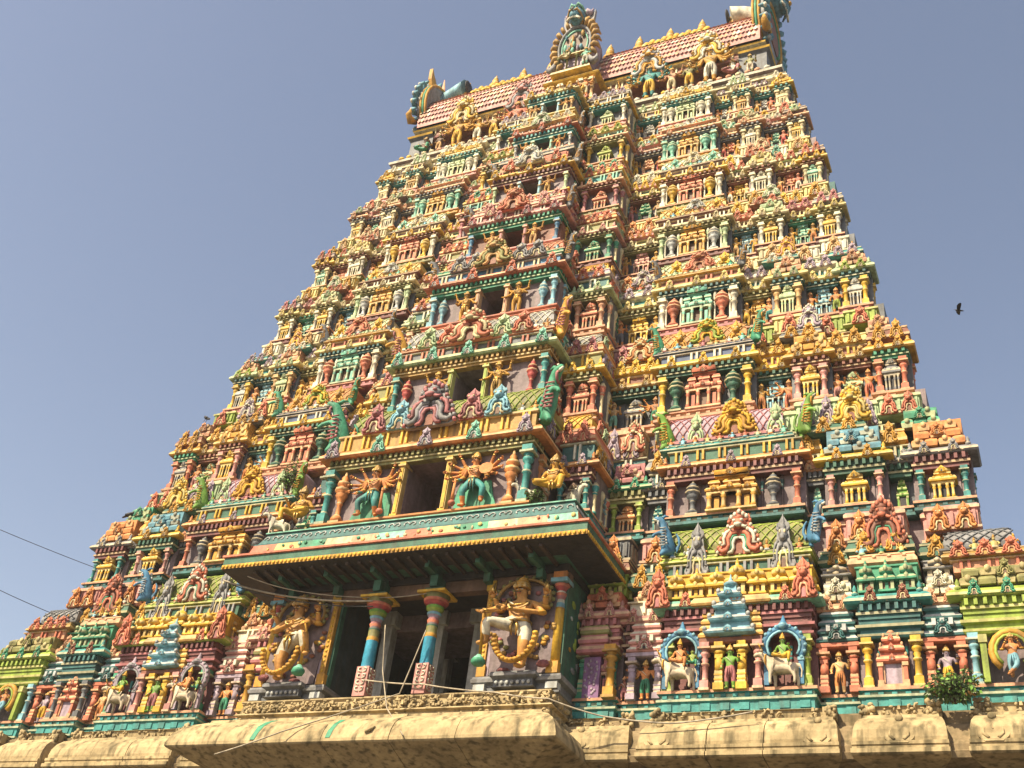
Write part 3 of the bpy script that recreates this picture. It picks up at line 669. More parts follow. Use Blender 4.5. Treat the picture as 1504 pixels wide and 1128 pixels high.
def kq(bk,l,a,r,ra): return [('blocks',.36,bk),('ledge',.20,l,a),('rail',.44,r,ra)]
def wd(n,np_,l,br,lt): return [('neck',.20,n,np_),('ledge',.13,l,l,0),('barrel',.67,br,lt)]
def S(wall,pil,shr,ent,eave,pl,lay,**k): return dict(wall=wall,pil=pil,shr=shr,ent=ent,eave=eave,pl=pl,lay=lay,**k)
SP = {
2: dict(
 S=S('mauve',('r','teal'),('k','brown'),'maroon','orange','teal',[('neck',.3,'darkteal','white'),('ledge',.3,'coral','coral'),('barrel',.4,'yellow','gold')],ea='lilac'),
 B=S('mauve',('r','lime'),('k','orange'),'olive','green','teal',[('blocks',.3,'rose'),('neck',.15,'darkteal','white'),('rail',.5,'salmon','lilac')],big=('coral','cream',.62,1.2),stat=('orange','teal'),where='innermost recess'),
 R0=S('slate',('r','teal'),('p','teal'),'slate','grey','darkteal',nar('darkteal','white','grey','gold','palegreen','lilac')),
 W=S('mauve',('r','coral'),('s','gold'),'maroon','orange','darkteal',wd('darkgreen','yellow','teal','lilac','rose'),urn='slate',big=('gold','yellow',.78,1.7),side='palegreen',ea='lilac'),
 R2=S('slate',('r','mint'),('p','mint'),'slate','salmon','darkteal',nar('darkgreen','cream','gold','gold','palegreen','rose')),
 K=S('mauve',('r','pink'),('k','yellow'),'darkgreen','yellow','darkteal',[('blocks',.36,'steel'),('ledge',.2,'darkgreen','gold'),('rail',.44,'palegreen','lilac')],big=('yellow','paleyellow',.7,1.5),ea='gold'),
 R3=S('slate',('r','lime'),('p','leafgreen'),'darkgreen','grey','darkteal',nar('darkgreen','cream','gold','gold','palegreen','lilac')),
 Q=S('mauve',('r','teal'),('k','yellow'),'maroon','grey','darkteal',[('blocks',.38,'orange'),('blocks',.3,'green'),('rail',.32,'palegreen','coral')],ea='grey')),
3: dict(
 S=S('slate',('r','coral'),('k','coral'),'olive','yellow','salmon',[('neck',.3,'olive','yellow'),('ledge',.3,'orange','rose'),('barrel',.4,'grey','white')]),
 B=S('slate',('r','green'),('k','grey'),'darkgreen','ochre','salmon',nar('redbrown','yellow','yellow','yellow','pink','rose'),stat=('orange','green'),stat2=('peach','mint'),where='innermost recess',big=('orange','cream',.6,1.3)),
 R0=None,
 W=S('slate',('r','yellow'),('s','coral'),'darkgreen','yellow','salmon',wd('navy','white','navy','orange','peach'),urn='darkgreen',big=('lime','yellow',.72,1.5),side='gold',bigd='orange'),
 R2=S('slate',('r','skyblue'),('s','skyblue'),'darkgreen','yellow','salmon',nar('redbrown','yellow','yellow','gold','lime','coral'),stat=('orange','coral'),stat2=('gold','orange'),where='middle recess'),
 K=S('slate',('r','pink'),('k','yellow'),'redbrown','gold','salmon',kq('gold','slate','gold','paleyellow','coral'),big=('lilac','white',.62,1.2)),
 R3=S('slate',('r','mint'),('k','palegreen'),'redbrown','ochre','salmon',nar('redbrown','yellow','paleyellow','gold','lime','coral'),stat=('orange','coral'),stat2=('orange','pink'),where='outermost recess'),
 Q=S('slate',('r','coral'),('k','grey'),'green','gold','salmon',[('ledge',.3,'redbrown','gold'),('blocks',.34,'salmon'),('rail',.36,'lime','coral')],ea='gold')),
4: dict(
 S=S('slate',('r','salmon'),('k','coral'),'olive','palegreen','salmon',[('neck',.3,'darkteal','white'),('ledge',.3,'lilac','coral'),('barrel',.4,'yellow','gold')]),
 B=S('slate',('r','pink'),('s','yellow'),'olive','paleyellow','rose',nar('teal','white','white','lilac','cream','orange'),stat=('gold','coral'),stat2=('orange','slate'),where='innermost recess',big=('lilac','white',.5,1.1)),
 R0=None,
 W=S('slate',('r','white'),('s','mint'),'darkteal','paleyellow','rose',wd('redbrown','coral','gold','cream','palegreen'),urn='coral',big=('coral','salmon',.72,1.5),side='yellow'),
 R2=S('darkteal',('r','gold'),('s','gold'),'olive','paleyellow','rose',nar('teal','white','white','lilac','cream','peach'),stat=('orange','teal'),stat2=('gold','yellow'),where='middle recess'),
 K=S('slate',('r','peach'),('k','palegreen'),'darkteal','paleyellow','rose',kq('salmon','teal','white','cream','peach'),big=('salmon','yellow',.64,1.2),ea='palegreen'),
 R3=S('darkteal',('r','skyblue'),('s','skyblue'),'darkteal','paleyellow','rose',nar('teal','white','white','lilac','white','peach'),stat=('orange','lime'),stat2=('orange','gold'),where='outermost recess'),
 Q=S('slate',('r','yellow'),('k','silver'),'darkteal','palegreen','rose',[('blocks',.3,'salmon'),('ledge',.22,'teal','lilac'),('rail',.46,'white','peach')],ea='lime')),
5: dict(
 S=S('slate',('r','green'),('k','green'),'olive','pink','maroon',[('neck',.3,'olive','cream'),('ledge',.3,'orange','coral'),('barrel',.4,'orange','coral')]),
 B=S('slate',('r','white'),('s','pink'),'olive','cream','maroon',nar('olive','cream','rose','orange','paleyellow','orange'),stat=('gold','yellow'),stat2=('gold','orange'),where='innermost recess'),
 R0=None,
 W=S('slate',('r','palegreen'),('s','gold'),'olive','cream','maroon',wd('maroon','white','maroon','paleyellow','gold'),urn='silver',big=('white','silver',.5,1.0),side='yellow'),
 R2=S('slate',('r','skyblue'),('s','skyblue'),'darkteal','cream','maroon',nar('redbrown','cream','coral','coral','paleyellow','yellow'),stat=('gold','yellow'),stat2=('gold','peach'),where='middle recess'),
 K=S('slate',('r','white'),('k','yellow'),'olive','cream','maroon',kq('palegreen','redbrown','coral','paleyellow','gold'),big=('palegreen','white',.5,1.0)),
 R3=S('darkteal',('r','mint'),('s','mint'),'green','paleyellow','maroon',nar('redbrown','cream','rose','rose','paleyellow','yellow'),stat=('gold','orange'),stat2=('gold','gold'),where='outermost recess'),
 Q=S('slate',('r','white'),('k','yellow'),'olive','paleyellow','maroon',[('ledge',.3,'grey','rose'),('blocks',.25,'cream'),('rail',.45,'paleyellow','gold')])),
6: dict(
 S=S('mauve',('r','rose'),('k','coral'),'redbrown','salmon','olive',[('neck',.3,'teal','mint'),('ledge',.3,'yellow','coral'),('rail',.4,'salmon','green')]),
 B=S('mauve',('r','salmon'),('p','green'),'redbrown','paleyellow','olive',nar('darkteal','cream','rose','yellow','paleyellow','white'),stat=('peach','white'),stat2=('coral','rose'),where='innermost recess'),
 R0=None,
 W=S('slate',('r','white'),('s','coral'),'redbrown','yellow','olive',wd('mauve','cream','mauve','white','palegreen'),urn='yellow',big=('white','cream',.6,.9),side='mint'),
 R2=S('mauve',('r','yellow'),('s','yellow'),'redbrown','cream','olive',nar('mauve','white','palegreen','coral','white','yellow'),stat=('peach','cream'),stat2=('orange','white'),where='middle recess'),
 K=S('mauve',('r','white'),('k','white'),'redbrown','cream','olive',kq('paleyellow','mauve','coral','cream','salmon'),big=('salmon','cream',.5,.9)),
 R3=S('mauve',('r','coral'),('s','coral'),'redbrown','paleyellow','olive',nar('mauve','white','palegreen','coral','white','mint'),stat=('coral','white'),stat2=('peach','orange'),where='outermost recess'),
 Q=S('mauve',('r','cream'),('k','mint'),'redbrown','yellow','olive',[('ledge',.3,'mauve','coral'),('blocks',.25,'yellow'),('rail',.45,'paleyellow','peach')])),
7: dict(
 S=S('slate',('r','yellow'),('k','lime'),'olive','salmon','gold',[('neck',.3,'teal','mint'),('ledge',.3,'paleyellow','lime'),('rail',.4,'salmon','gold')]),
 B=S('slate',('r','skyblue'),('p','salmon'),'slate','pink','gold',nar('mauve','white','pink','palegreen','cream','yellow'),stat=('orange','red'),stat2=('gold','yellow'),where='innermost recess'),
 R0=None,
 W=S('slate',('r','mint'),('s','gold'),'slate','salmon','gold',wd('slate','white','salmon','cream','palegreen'),urn='mint',big=('white','silver',.6,.9)),
 R2=S('slate',('r','salmon'),('p','coral'),'slate','salmon','gold',nar('mauve','white','white','mint','white','palegreen'),stat=('gold','yellow'),stat2=('orange','red'),where='middle recess'),
 K=S('slate',('r','cream'),('k','white'),'slate','salmon','gold',kq('cream','mauve','palegreen','cream','peach')),
 R3=S('slate',('r','mint'),('p','mint'),'slate','pink','gold',nar('mauve','white','pink','white','cream','yellow'),stat=('coral','red'),stat2=('orange','coral'),where='outermost recess'),
 Q=S('slate',('r','cream'),('k','yellow'),'slate','salmon','gold',[('ledge',.35,'mauve','palegreen'),('rail',.65,'cream','coral')])),
8: dict(
 S=S('slate',('r','white'),('k','palegreen'),'teal','yellow','pink',[('neck',.5,'slate','white'),('ledge',.5,'grey','lilac')]),
 B=S('slate',('r','cream'),('p','silver'),'teal','cream','pink',[('neck',.4,'mauve','yellow'),('ledge',.6,'white','palegreen')],stat=('peach','skyblue'),stat2=('orange','white'),where='innermost recess'),
 R0=None,
 W=S('slate',('r','white'),('s','palegreen'),'teal','cream','pink',[('blocks',.45,'yellow'),('ledge',.55,'white','white')],urn='white'),
 R2=S('slate',('r','silver'),('p','silver'),'teal','paleyellow','pink',[('neck',.4,'mauve','yellow'),('ledge',.6,'white','lilac')],stat=('peach','white'),stat2=('orange','gold'),where='middle recess'),
 K=S('slate',('r','cream'),('k','gold'),'teal','cream','pink',[('neck',.4,'mauve','yellow'),('ledge',.6,'white','palegreen')]),
 R3=S('slate',('r','white'),('p','silver'),'teal','cream','pink',[('neck',.4,'mauve','yellow'),('ledge',.6,'white','lilac')],stat=('coral','orange'),stat2=('peach','gold'),where='outermost recess'),
 Q=S('slate',('r','cream'),('k','cream'),'teal','yellow','pink',[('blocks',.5,'yellow'),('ledge',.5,'white','white')])),
}
UU = {2:(.319,.395,.441,.702,.737,.845,.888,1.0)}
UD = (.31,.43,.43,.655,.735,.82,.905,1.0)
tier_ob = None
for k in range(2, 9):
    zb, zp, ze, y, w, yc, ch, cz = TI[k]; zn = TI[k+1][0]; yn = TI[k+1][3]
    st = MB()
    tier_ob = obj('storey', bpy.data.meshes.new('storey'), tower)
    u = UU.get(k, UD)
    ys = y - .45*(y-yc)
    lay = [('S',ch,u[0]*w,ys,.15),('B',u[0]*w,u[1]*w,y+.32,0),('R0',u[1]*w,u[2]*w,y+.42,-.05),('W',u[2]*w,u[3]*w,y-.05,.33),('R2',u[3]*w,u[4]*w,y+.40,-.02),
           ('K',u[4]*w,u[5]*w,y+.02,.02),('R3',u[5]*w,u[6]*w,y+.40,-.05),('Q',u[6]*w,w-.24,y+.22,0)]
    for sgn in (1,-1):
        for kd, xa, xb, yy, dz in lay:
            sp = SP[k][kd]
            if sp is None or xb-xa < .3: continue
            dyn = yn - y
            wn = TI[k+1][4]; un = UD if k < 8 else u; j = ['S','B','R0','W','R2','K','R3','Q'].index(kd)
            na = un[j-1]*wn if j else xa*.9; nb = un[j]*wn - (.2 if kd == 'Q' else 0)
            if k == 2 and kd == 'B': nb = xb*.93
            bay(k, st, sgn, kd[0] if kd != 'S' else 'S', xa, xb, yy, dz, sp, yy+dyn, zn, (na, nb))
    # core behind the bays, and the plain back
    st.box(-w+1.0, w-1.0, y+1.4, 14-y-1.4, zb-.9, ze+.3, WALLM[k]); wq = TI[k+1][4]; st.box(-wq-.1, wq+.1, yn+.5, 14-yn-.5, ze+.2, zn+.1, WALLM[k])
    # right and left flanks, square to the front
    for sg in (1,-1):
        sp = SP[k]['Q']; sx = .8; y0 = y+1.7; y1 = 14-y-1.0
        if y1-y0 < .8: y1 = y0+.8
        b = MB(); M = T(sg*(w-.82), (y0+y1)/2, 0, 1, 1, 1, math.pi/2*sg); L = (y1-y0)/2
        b.merge(MB().band(-L,L,.2,2,eave_prof(ze,.8,sp['eave'])), M); obj('eave', b, tier_ob)
        b = MB(); b.merge(ent_mesh(-L,L,.0,2,zp,ze,sp['ent'],sp['ent']+'+'), M); obj('entablature', b, tier_ob)
        b = MB(); b.merge(MB().band(-L,L,.05,2,[(0,zb-.3),(.06,zb-.25,sp['pl']+'+'),(.02,zb-.1),(.06,zb-.06,'salmon'),(.06,zb)],sp['pl']), M)
        z2 = zn-.3; hh = z2-ze-.27
        b.merge(MB().band(-L,L,.4,2,[(0,ze+.25),(.02,ze+.25+hh*.3),(.14,ze+.25+hh*.34,sp['eave']),(.1,ze+.25+hh*.5),(-.15,ze+.25+hh*.55,sp['pl']+'+'),(-.2,z2)],sp['pl']), M)
        obj('ledge', b, tier_ob)
        if sg > 0:
            n = max(2, int((y1-y0)/1.1)); H = zp-zb
            for i in range(n+1):
                obj('pillar', P_ROUND, tier_ob, (sg*(w-.86), y0+(y1-y0)*i/n, zb), math.pi/2, (H*.8,H*.8,H), {'A':sp['pil'][1],'B':sp['pil'][1]+'+'})
            for i in range(n):
                obj('miniature_shrine', KUTA, tier_ob, (sg*(w-.94), y0+(y1-y0)*(i+.5)/n, zb), math.pi/2, (.62,.62,H), {'A':sp['shr'][1],'B':sp['shr'][1]+'+','C':'dark'})
                put_arch(tier_ob, sg*(w-1.05), y0+(y1-y0)*(i+.5)/n, ze+.5, .7, .9, sp['big'][0] if 'big' in sp else sp['pil'][1], 'cream', rz=math.pi/2)
    STAT[k] = (st, tier_ob)
# ------------------------------------------------------------------ middle shaft of doorways, storeys two to eight
CEN = {
 2: dict(zf=18.02,dw=.72,jamb='yellow',wall='mauve',ent='olive',eave='orange',out='teal',urn='orange',ea='lilac',big=('grey','rose'),side=('rose','skyblue'),
    lay=[('neck',.30,'ochre','yellow'),('ledge',.10,'lime','lime',0),('barrel',.60,'olive','lime')],beast='green'),
 3: dict(zf=23.25,dw=.58,jamb='lime',wall='mauve',ent='ochre',eave='palegreen',out='teal',urn='red',ea='mint',big=('coral','cream'),side=('palegreen','coral'),
    lay=[('neck',.22,'slate','coral'),('ledge',.12,'coral','coral',0),('barrel',.66,'grey','white')],beast='gold'),
 4: dict(zf=27.6,dw=.50,jamb='salmon',wall='mauve',ent='green',eave='coral',out='skyblue',urn='skyblue',ea='coral',big=('olive','peach'),side=('grey','grey'),
    lay=[('neck',.26,'blue','cream'),('ledge',.22,'green','yellow',0),('barrel',.52,'coral','salmon')],beast='slate'),
 5: dict(zf=31.7,dw=.44,jamb='rose',wall='redbrown',ent='green',eave='pink',out='blue',urn='yellow',ea='rose',big=('coral','salmon'),side=('pink','pink'),
    lay=[('neck',.30,'rose','white'),('ledge',.3,'pink','coral',0),('rail',.4,'rose','pink')],beast='slate'),
 6: dict(zf=35.25,dw=.40,jamb='skyblue',wall='mauve',ent='maroon',eave='yellow',out='palegreen',urn='green',ea='yellow',big=('silver','white'),side=('coral','coral'),
    lay=[('neck',.25,'slate','coral'),('blocks',.40,'coral'),('ledge',.35,'slate','grey',0)],beast='grey'),
 7: dict(zf=38.55,dw=.36,jamb='mint',wall='slate',ent='teal',eave='coral',out='silver',urn='mint',ea='coral',big=('palegreen','white'),side=('salmon','salmon'),
    lay=[('neck',.3,'maroon','white'),('ledge',.3,'paleyellow','mint',0),('rail',.4,'yellow','white')],beast='grey'),
 8: dict(zf=41.3,dw=.32,jamb='skyblue',wall='mauve',ent='teal',eave='paleyellow',out='peach',urn='coral',ea='yellow',big=None,side=None,
    lay=[('neck',.3,'mauve','yellow'),('blocks',.7,'yellow')],beast=None)}
for k, c in CEN.items():
    zb, zp, ze0, y, w, yc, ch, cz = TI[k]; st, tier_ob = STAT[k]
    zf, dw = c['zf'], c['dw']; zl = cz-.36; zn = CEN[k+1]['zf'] if k < 8 else 43.9; yn = TI[k+1][5]
    s = max(.7, min(1.05, (cz-zf)/2.0)); H = zl-zf; W = c['wall']; e = ch-.22
    for q in (-1,1):
        xa, xb = (dw, e) if q > 0 else (-e, -dw)
        st.box(xa,xb,yc+.36,y+2.4,zf-.35,cz+.1,W)
    st.box(-dw,dw,yc+.36,y+2.4,zl-.02,cz+.1,W); st.box(-dw,dw,yc+.3,y+2.4,zf-.35,zf-.0,W); st.box(-dw,dw,yc+2.3,y+2.4,zf,zl-.02,W)
    st.box(-e+.1,e-.1,y+.2,y+2.4,zf-2.6,zf-.3,W)
    # floor ledge
    b = MB(); b.band(-e-.05,e+.05,yc+.1,y+1.5,[(0,zf-.22),(.06,zf-.18,c['eave']),(.02,zf-.1),(.1,zf-.06),(.1,zf)],c['eave']); obj('plinth', b, tier_ob)
    obj('entablature', ent_mesh(-e,e,yc+.06,y+1.5,zl,cz,c['ent'],c['ent']+'+'), tier_ob)
    b = MB(); b.band(-e+.0,e-.0,yc+.22,y+1.5,eave_prof(cz,s*1.2,c['eave'])); n = int(2*e/.3)
    for i in range(n): b.ball((-e+2*e*(i+.5)/n,yc-.08,cz+.04),(.05,.03,.035),c['eave']+'+',5,3)
    for xx in (-.6*e,.6*e): b.band(xx-.3,xx+.3,yc+.16,y+.5,[(.2*s,cz-.012),(.28*s,cz+.05),(.27*s,cz+.15),(.02,cz+.35)],c['eave'])
    obj('eave', b, tier_ob)
    ne = 5 if k < 4 else (4 if k < 6 else 3)
    for i in range(ne): put_arch(tier_ob,-e+.2+(2*e-.4)*i/(ne-1),yc-.2*s,cz-.02,.46*s,.62*s,c['ea'] if (i%2==0 or k>2) else 'mint','silver',C='brown')
    # doorway
    for q in (-1,1):
        b = MB(); x = q*(dw+.11*s)
        b.box(x-.11*s,x+.11*s,yc+.06,yc+.5,zf,zf+.1).box(x-.08*s,x+.08*s,yc+.12,yc+.5,zf+.1,zl-.16,'B').box(x-.05*s,x+.05*s,yc+.09,yc+.2,zf+.16,zl-.22,'A').box(x-.13*s,x+.13*s,yc+.05,yc+.5,zl-.16,zl-.09,'B').box(x-.10*s,x+.10*s,yc+.08,yc+.5,zl-.09,zl-.002,'A')
        obj('door_jamb', b, tier_ob, cols={'A':c['jamb'],'B':c['jamb']+'+'})
        # outer pillars and return
        obj('pillar', P_ROUND, tier_ob, (q*(e-.14),yc+.2,zf), 0, (H*.75,H*.75,H), {'A':c['out'],'B':c['out']+'+'})
        if k < 5: obj('urn_pillar', P_URN, tier_ob, (q*(e-.62*s),yc+.22,zf), 0, (H*.62,H*.62,H*.98), {'A':c['urn'],'B':c['urn']+'+'})
    for j in range(2 if y-yc > 1.6 else 1):
        obj('pillar', P_ROUND, tier_ob, (e-.04,yc+.8+.7*j,zf), math.pi/2, (H*.65,H*.65,H), {'A':c['urn'],'B':c['urn']+'+'})
    obj('miniature_shrine', KUTA, tier_ob, (e-.06,yc+1.15,zf), math.pi/2, (.6,.6,H), {'A':'salmon','B':'cream','C':'dark'})
    for j, f in ((.35,.25),(.95,.25),(.6,.62),(1.15,.62)):
        for q in (-1,1): put_arch(tier_ob, q*(e+.02), yc+.3+j, cz+(zn-cz)*f, .5*s, .62*s, (c['ea'],'gold','coral')[int(j*10)%3], 'cream', rz=math.pi/2*q)
    # figures beside the doorway
    for q in (-1,1):
        side = 'right' if q > 0 else 'left'
        if k == 2:
            gx = 1.78
            wr = statue('warrior', (q*gx,yc+.16,zf+.06), 1.95, 'orange', 'teal', f"orange many armed warrior statue with bent knee {side} of the doorway above the porch roof", 'warrior statues beside the lowest doorway', crown='gold', mirror=q<0, jewels=True)
            cl = MB(); cl.extr([(-.52,.05),(-.1,.0),(.3,.04),(.62,.1),(.5,.5),(.42,.95),(-.42,.95),(-.5,.5)],.10,.14,'green')
            obj('drapery', cl, wr)
            m_ = MB(); m_.tube([(-.42,-.18,.10),(-.40,-.2,.9)],[.05,.03],6,'orange').ball((-.42,-.18,.1),(.1,.09,.1),'coral'); obj('mace', m_, wr)
            if q > 0:
                sh = MB(); sh.lathe([(.02,-.05),(.14,-.02),(.18,.02,'gold'),(.19,.06)],10,0,0,'orange'); shb = MB().merge(sh, Matrix.Translation((.42,-.2,1.12)) @ Matrix.Rotation(math.pi/2,4,'X')); obj('shield', shb, wr)
        else:
            hg = H*1.0
            statue('guard', (q*(dw+.22*s+.40*s),yc+.16,zf+.02), hg, 'gold' if k < 5 else 'skin', ['','','','ochre','gold','peach','ochre','orange','cream'][k],
                f"gold four-armed guardian statue standing {side} of the {ORD[k]} storey doorway", 'guardian statues beside the doorways', crown='gold', mirror=q<0, jewels=True)
    zp0 = cz+.36*s; zp1 = zn-.22
    parapet(tier_ob, -e, e, yc+.12, yn+.05, y+2.2, zp0, zp1, c['lay'], s*1.05)
    if c['big']:
        hh = (zp1-zp0)*.82; bw = min(1.6, hh*1.0)
        put_arch(tier_ob, -.1, yc-.02, zp0+.25*hh, bw, hh*.95, c['big'][0], c['big'][1], True, 'redbrown', 'lilac' if k == 2 else None)
        if k < 5:
            for i, q in enumerate((-.62,-.36,.36,.62)): put_arch(tier_ob, q*e, yc+.1, zp0+.33*hh, .78*s, hh*.6, c['side'][i%2], 'cream', C='brown')
        elif k < 7:
            for q in (-.6,.6): put_arch(tier_ob, q*e, yc+.1, zp0+.25*hh, .6*s, hh*.6, c['side'][0], 'cream', C='brown')
    if c['beast']:
        for q in (-1,1):
            side = 'right' if q > 0 else 'left'; bh = (zp1-zp0)*(.98 if k < 4 else .85); bs_ = bh/1.6
            o = obj('beast_statue', BEAST, None, (q*(e+.1),yc+.55,zp0+.1), math.pi*.0, (bs_*(-1 if q > 0 else 1),bs_,bs_), {'A':c['beast'],'B':'rose' if k < 4 else 'gold'},
                f"{NM.get(c['beast'],c['beast'])} scaly rearing beast {side} above the {ORD[k]} storey doorway", 'beast statue', 'rearing beast statues at the barrel roof ends')
# beasts at the ends of the wide bays' barrel roofs
for k, cc in ((1,'blue'),(2,'leafgreen'),(3,'green'),(4,'slate')):
    zb, zp, ze, y, w = TI[k][:5]; u = UU.get(k, UD); zn = TI[k+1][0]; yn = TI[k+1][3]
    xa, xb = (7.5,11.55) if k == 1 else (u[2]*w,u[3]*w)
    for sgn in (1,-1):
        for q, xx in ((-1,xa),(1,xb)):
            bh = (1.35,1.5,1.35,1.1)[k-1]; bs_ = bh/1.6; side = 'right' if sgn > 0 else 'left'; pos = 'inner' if q < 0 else 'outer'
            zz = {1:16.75}.get(k, ze+.55+(zn-ze-.9)*.3)
            obj('beast_statue', BEAST, None, (sgn*(xx+q*.02),y-.05+(yn-y)*.45,zz), 0, (bs_*(-1 if q*sgn > 0 else 1),bs_,bs_), {'A':cc,'B':'gold' if k > 1 else 'silver'},
                f"{ {'leafgreen':'bright green','green':'dark green'}.get(cc,cc)} rearing beast, {pos} end of the barrel roof, {ORD[k]} storey wide bay, {side} half", 'beast statue', 'rearing beast statues at the barrel roof ends')

# ------------------------------------------------------------------ lowest painted storey
k = 1; zb, zp, ze, y, w = TI[1][:5]; st = MB(); tier_ob = obj('storey', bpy.data.meshes.new('storey'), tower); zn = TI[2][0]; yn = TI[2][3]
SP1 = dict(
 B=S('mauve',('q','green'),('s','rose'),'rose','pink','teal',[('blocks',.2,'coral'),('kutas',.25,'lime'),('ledge',.2,'redbrown','gold'),('rail',.35,'slate','orange')]),
 W=S('maroon',('r','lime'),None,'maroon','mint','teal',[('kutas',.30,'yellow'),('neck',.16,'darkgreen','grey'),('ledge',.10,'lime','lime',0),('barrel',.44,'olive','lime')],dent='rose',big=('coral','white',.56,1.35),side='grey',bigd='green',ea='coral'),
 R=S('mauve',('r','lilac'),None,'maroon','pink','teal',[('neck',.15,'white','white'),('blocks',.15,'salmon'),('ledge',.22,'darkgreen','gold'),('neck',.15,'darkteal','white'),('rail',.33,'pink','orange')]),
 K=S('mauve',('r','yellow'),('p','coral'),'darkteal','teal','teal',[('kutas',.30,'green'),('ledge',.15,'salmon','coral',0),('ledge',.2,'darkgreen','gold'),('rail',.35,'pink','orange')],big=('redbrown','coral',.58,1.75),bigd='green',ea='redbrown',niche='lilac'),
 R3=S('mauve',('r','coral'),None,'darkteal','salmon','teal',[('blocks',.2,'white'),('kutas',.22,'grey'),('ledge',.2,'darkgreen','gold'),('rail',.38,'pink','orange')]),
 Q=S('mauve',('r','skyblue'),None,'lime','lime','teal',[('blocks',.2,'olive'),('neck',.12,'salmon','coral'),('ledge',.1,'ochre','coral'),('barrel',.28,'grey','slate'),('rail',.30,'pink','orange')],ea='green'))
for sgn in (1,-1):
    SD = 'right' if sgn > 0 else 'left'
    for nm_, kd, xa, xb, yy, dz in (('B','K',4.95,6.2,-.1,.15),('R','R',6.22,7.45,.1,0),('W','W',7.5,11.55,-.40,.12),('R3','R',11.6,12.55,.15,0),('K','K',12.6,14.2,-.25,0),('R3','R',14.2,15.1,.15,0),('Q','Q',15.1,17.4,-.2,0)):
        sp = dict(SP1[nm_])
        if sgn < 0 and nm_ == 'W': sp['eave'] = 'lime'; sp['pil'] = ('r','green')
        if sgn < 0 and nm_ == 'K': sp['pil'] = ('r','slate')
        if sgn < 0 and nm_ == 'R3': sp['lay'] = [('blocks',.2,'salmon'),('kutas',.22,'green'),('ledge',.2,'darkgreen','gold'),('rail',.38,'pink','orange')]
        if nm_ == 'Q': sp['shr'] = ('k','lime')
        if sp['shr'] is None: sp['shr'] = ('k','yellow')
        bay(1, st, sgn, kd, xa, xb, yy, dz, sp, yy+(yn-y)+.05, zn, {'Q':(14.35,15.6),'W':(7.1,11.3),'K':(12.3,13.9) if nm_ == 'K' else None}.get(nm_))
        a, b2 = (xa, xb) if sgn > 0 else (-xb, -xa); xc = (a+b2)/2
        # tall painted pedestal
        b = MB(); b.band(a+.02,b2-.02,yy-.02,yy+2,[(0,11.96),(.05,12.0,'teal+'),(.05,12.06),(0,12.08),(0,12.30),(.06,12.34,'teal+'),(.06,12.40)],'teal')
        n = max(2,int((b2-a)/.5))
        for i in range(n): b.box(a+(b2-a)*(i+.25)/n,a+(b2-a)*(i+.75)/n,yy-.06,yy+.1,12.1,12.28,'teal')
        obj('pedestal', b, tier_ob)
        if nm_ in ('R','R3'):
            pc = 'lilac' if nm_ == 'R' else 'coral'
            for q in (-1,1):
                obj('pillar', P_SQ, tier_ob, (xc+sgn*(.12 if nm_=='R' else 0)+q*.37,yy-.05,zb), 0, (1.05,1.05,1.18), {'A':pc,'B':pc+'+'})
            b = MB(); xs = xc+sgn*(.12 if nm_=='R' else 0)
            rc = ('pink','white') if nm_ == 'R' else ('darkteal','silver')
            b.band(xs-.5,xs+.5,yy-.15,yy+1,[(0,13.8),(.04,13.82),(.04,13.92)],pc)
            for j in range(4): b.band(xs-.46+.03*j,xs+.46-.03*j,yy-.15+.03*j,yy+1,[(0,13.92+.24*j),(.06,13.95+.24*j),(.07,14.01+.24*j,rc[1]),(-.01,14.11+.24*j),(-.02,14.16+.24*j)],rc[0])
            for j in range(3): b.box(xs-.25+.2*j,xs-.15+.2*j,yy-.3,yy,14.2,14.38,rc[1])
            obj('niche_canopy', b, tier_ob); put_arch(tier_ob, xs, yy-.26, 13.98, .42, .42, rc[0], rc[1])
            sk, cl, tx = {('R',1):('orange','green','orange statue in green under pink canopy beside the porch'),('R3',1):('peach','orange','peach statue between salmon posts next to the wide bay')}.get((nm_,1))
            if nm_ == 'R3' and xa > 14: sk, cl, tx = 'lilac','yellow','lilac statue between salmon posts next to the corner bay'
            statue('ten' if nm_ == 'R' else 'stand', (xs,yy-.02,zb), 1.12, sk, cl, f"{tx}, lowest storey, {SD} half", 'small statues standing in the recesses', crown='gold')
            if nm_ == 'R': statue('stand', (xc-sgn*.48,yy-.0,zb), .7, 'redbrown', 'rose', f"tiny dark red statue beside the gold pillar, lowest storey, {SD} of the porch", 'small statues standing in the recesses', crown='orange')
        if nm_ == 'B':
            obj('pillar', P_ROUND, tier_ob, (sgn*6.02,yy-.02,zb), 0, (1.5,1.5,1.5), {'A':'gold','B':'ochre'})
            b = MB(); b.box(xc-.36,xc+.12,yy-.0,yy+.2,zb,13.85,'purple'); 
            for i in range(26): b.ball((xc-.12+random.uniform(-.2,.2),yy-.0,zb+.06+1.1*i/26),(.05,.03,.05),'lilac',5,3)
            for j in range(3): b.band(xc-.5+.04*j,xc+.3,yy-.1,yy+1,[(0,13.9+.28*j),(.06,13.93+.28*j),(.07,14.02+.28*j,'rose+'),(0,14.14+.28*j),(0,14.18+.28*j)],('rose','rose','olive')[j])
            obj('niche_panel', b, tier_ob)
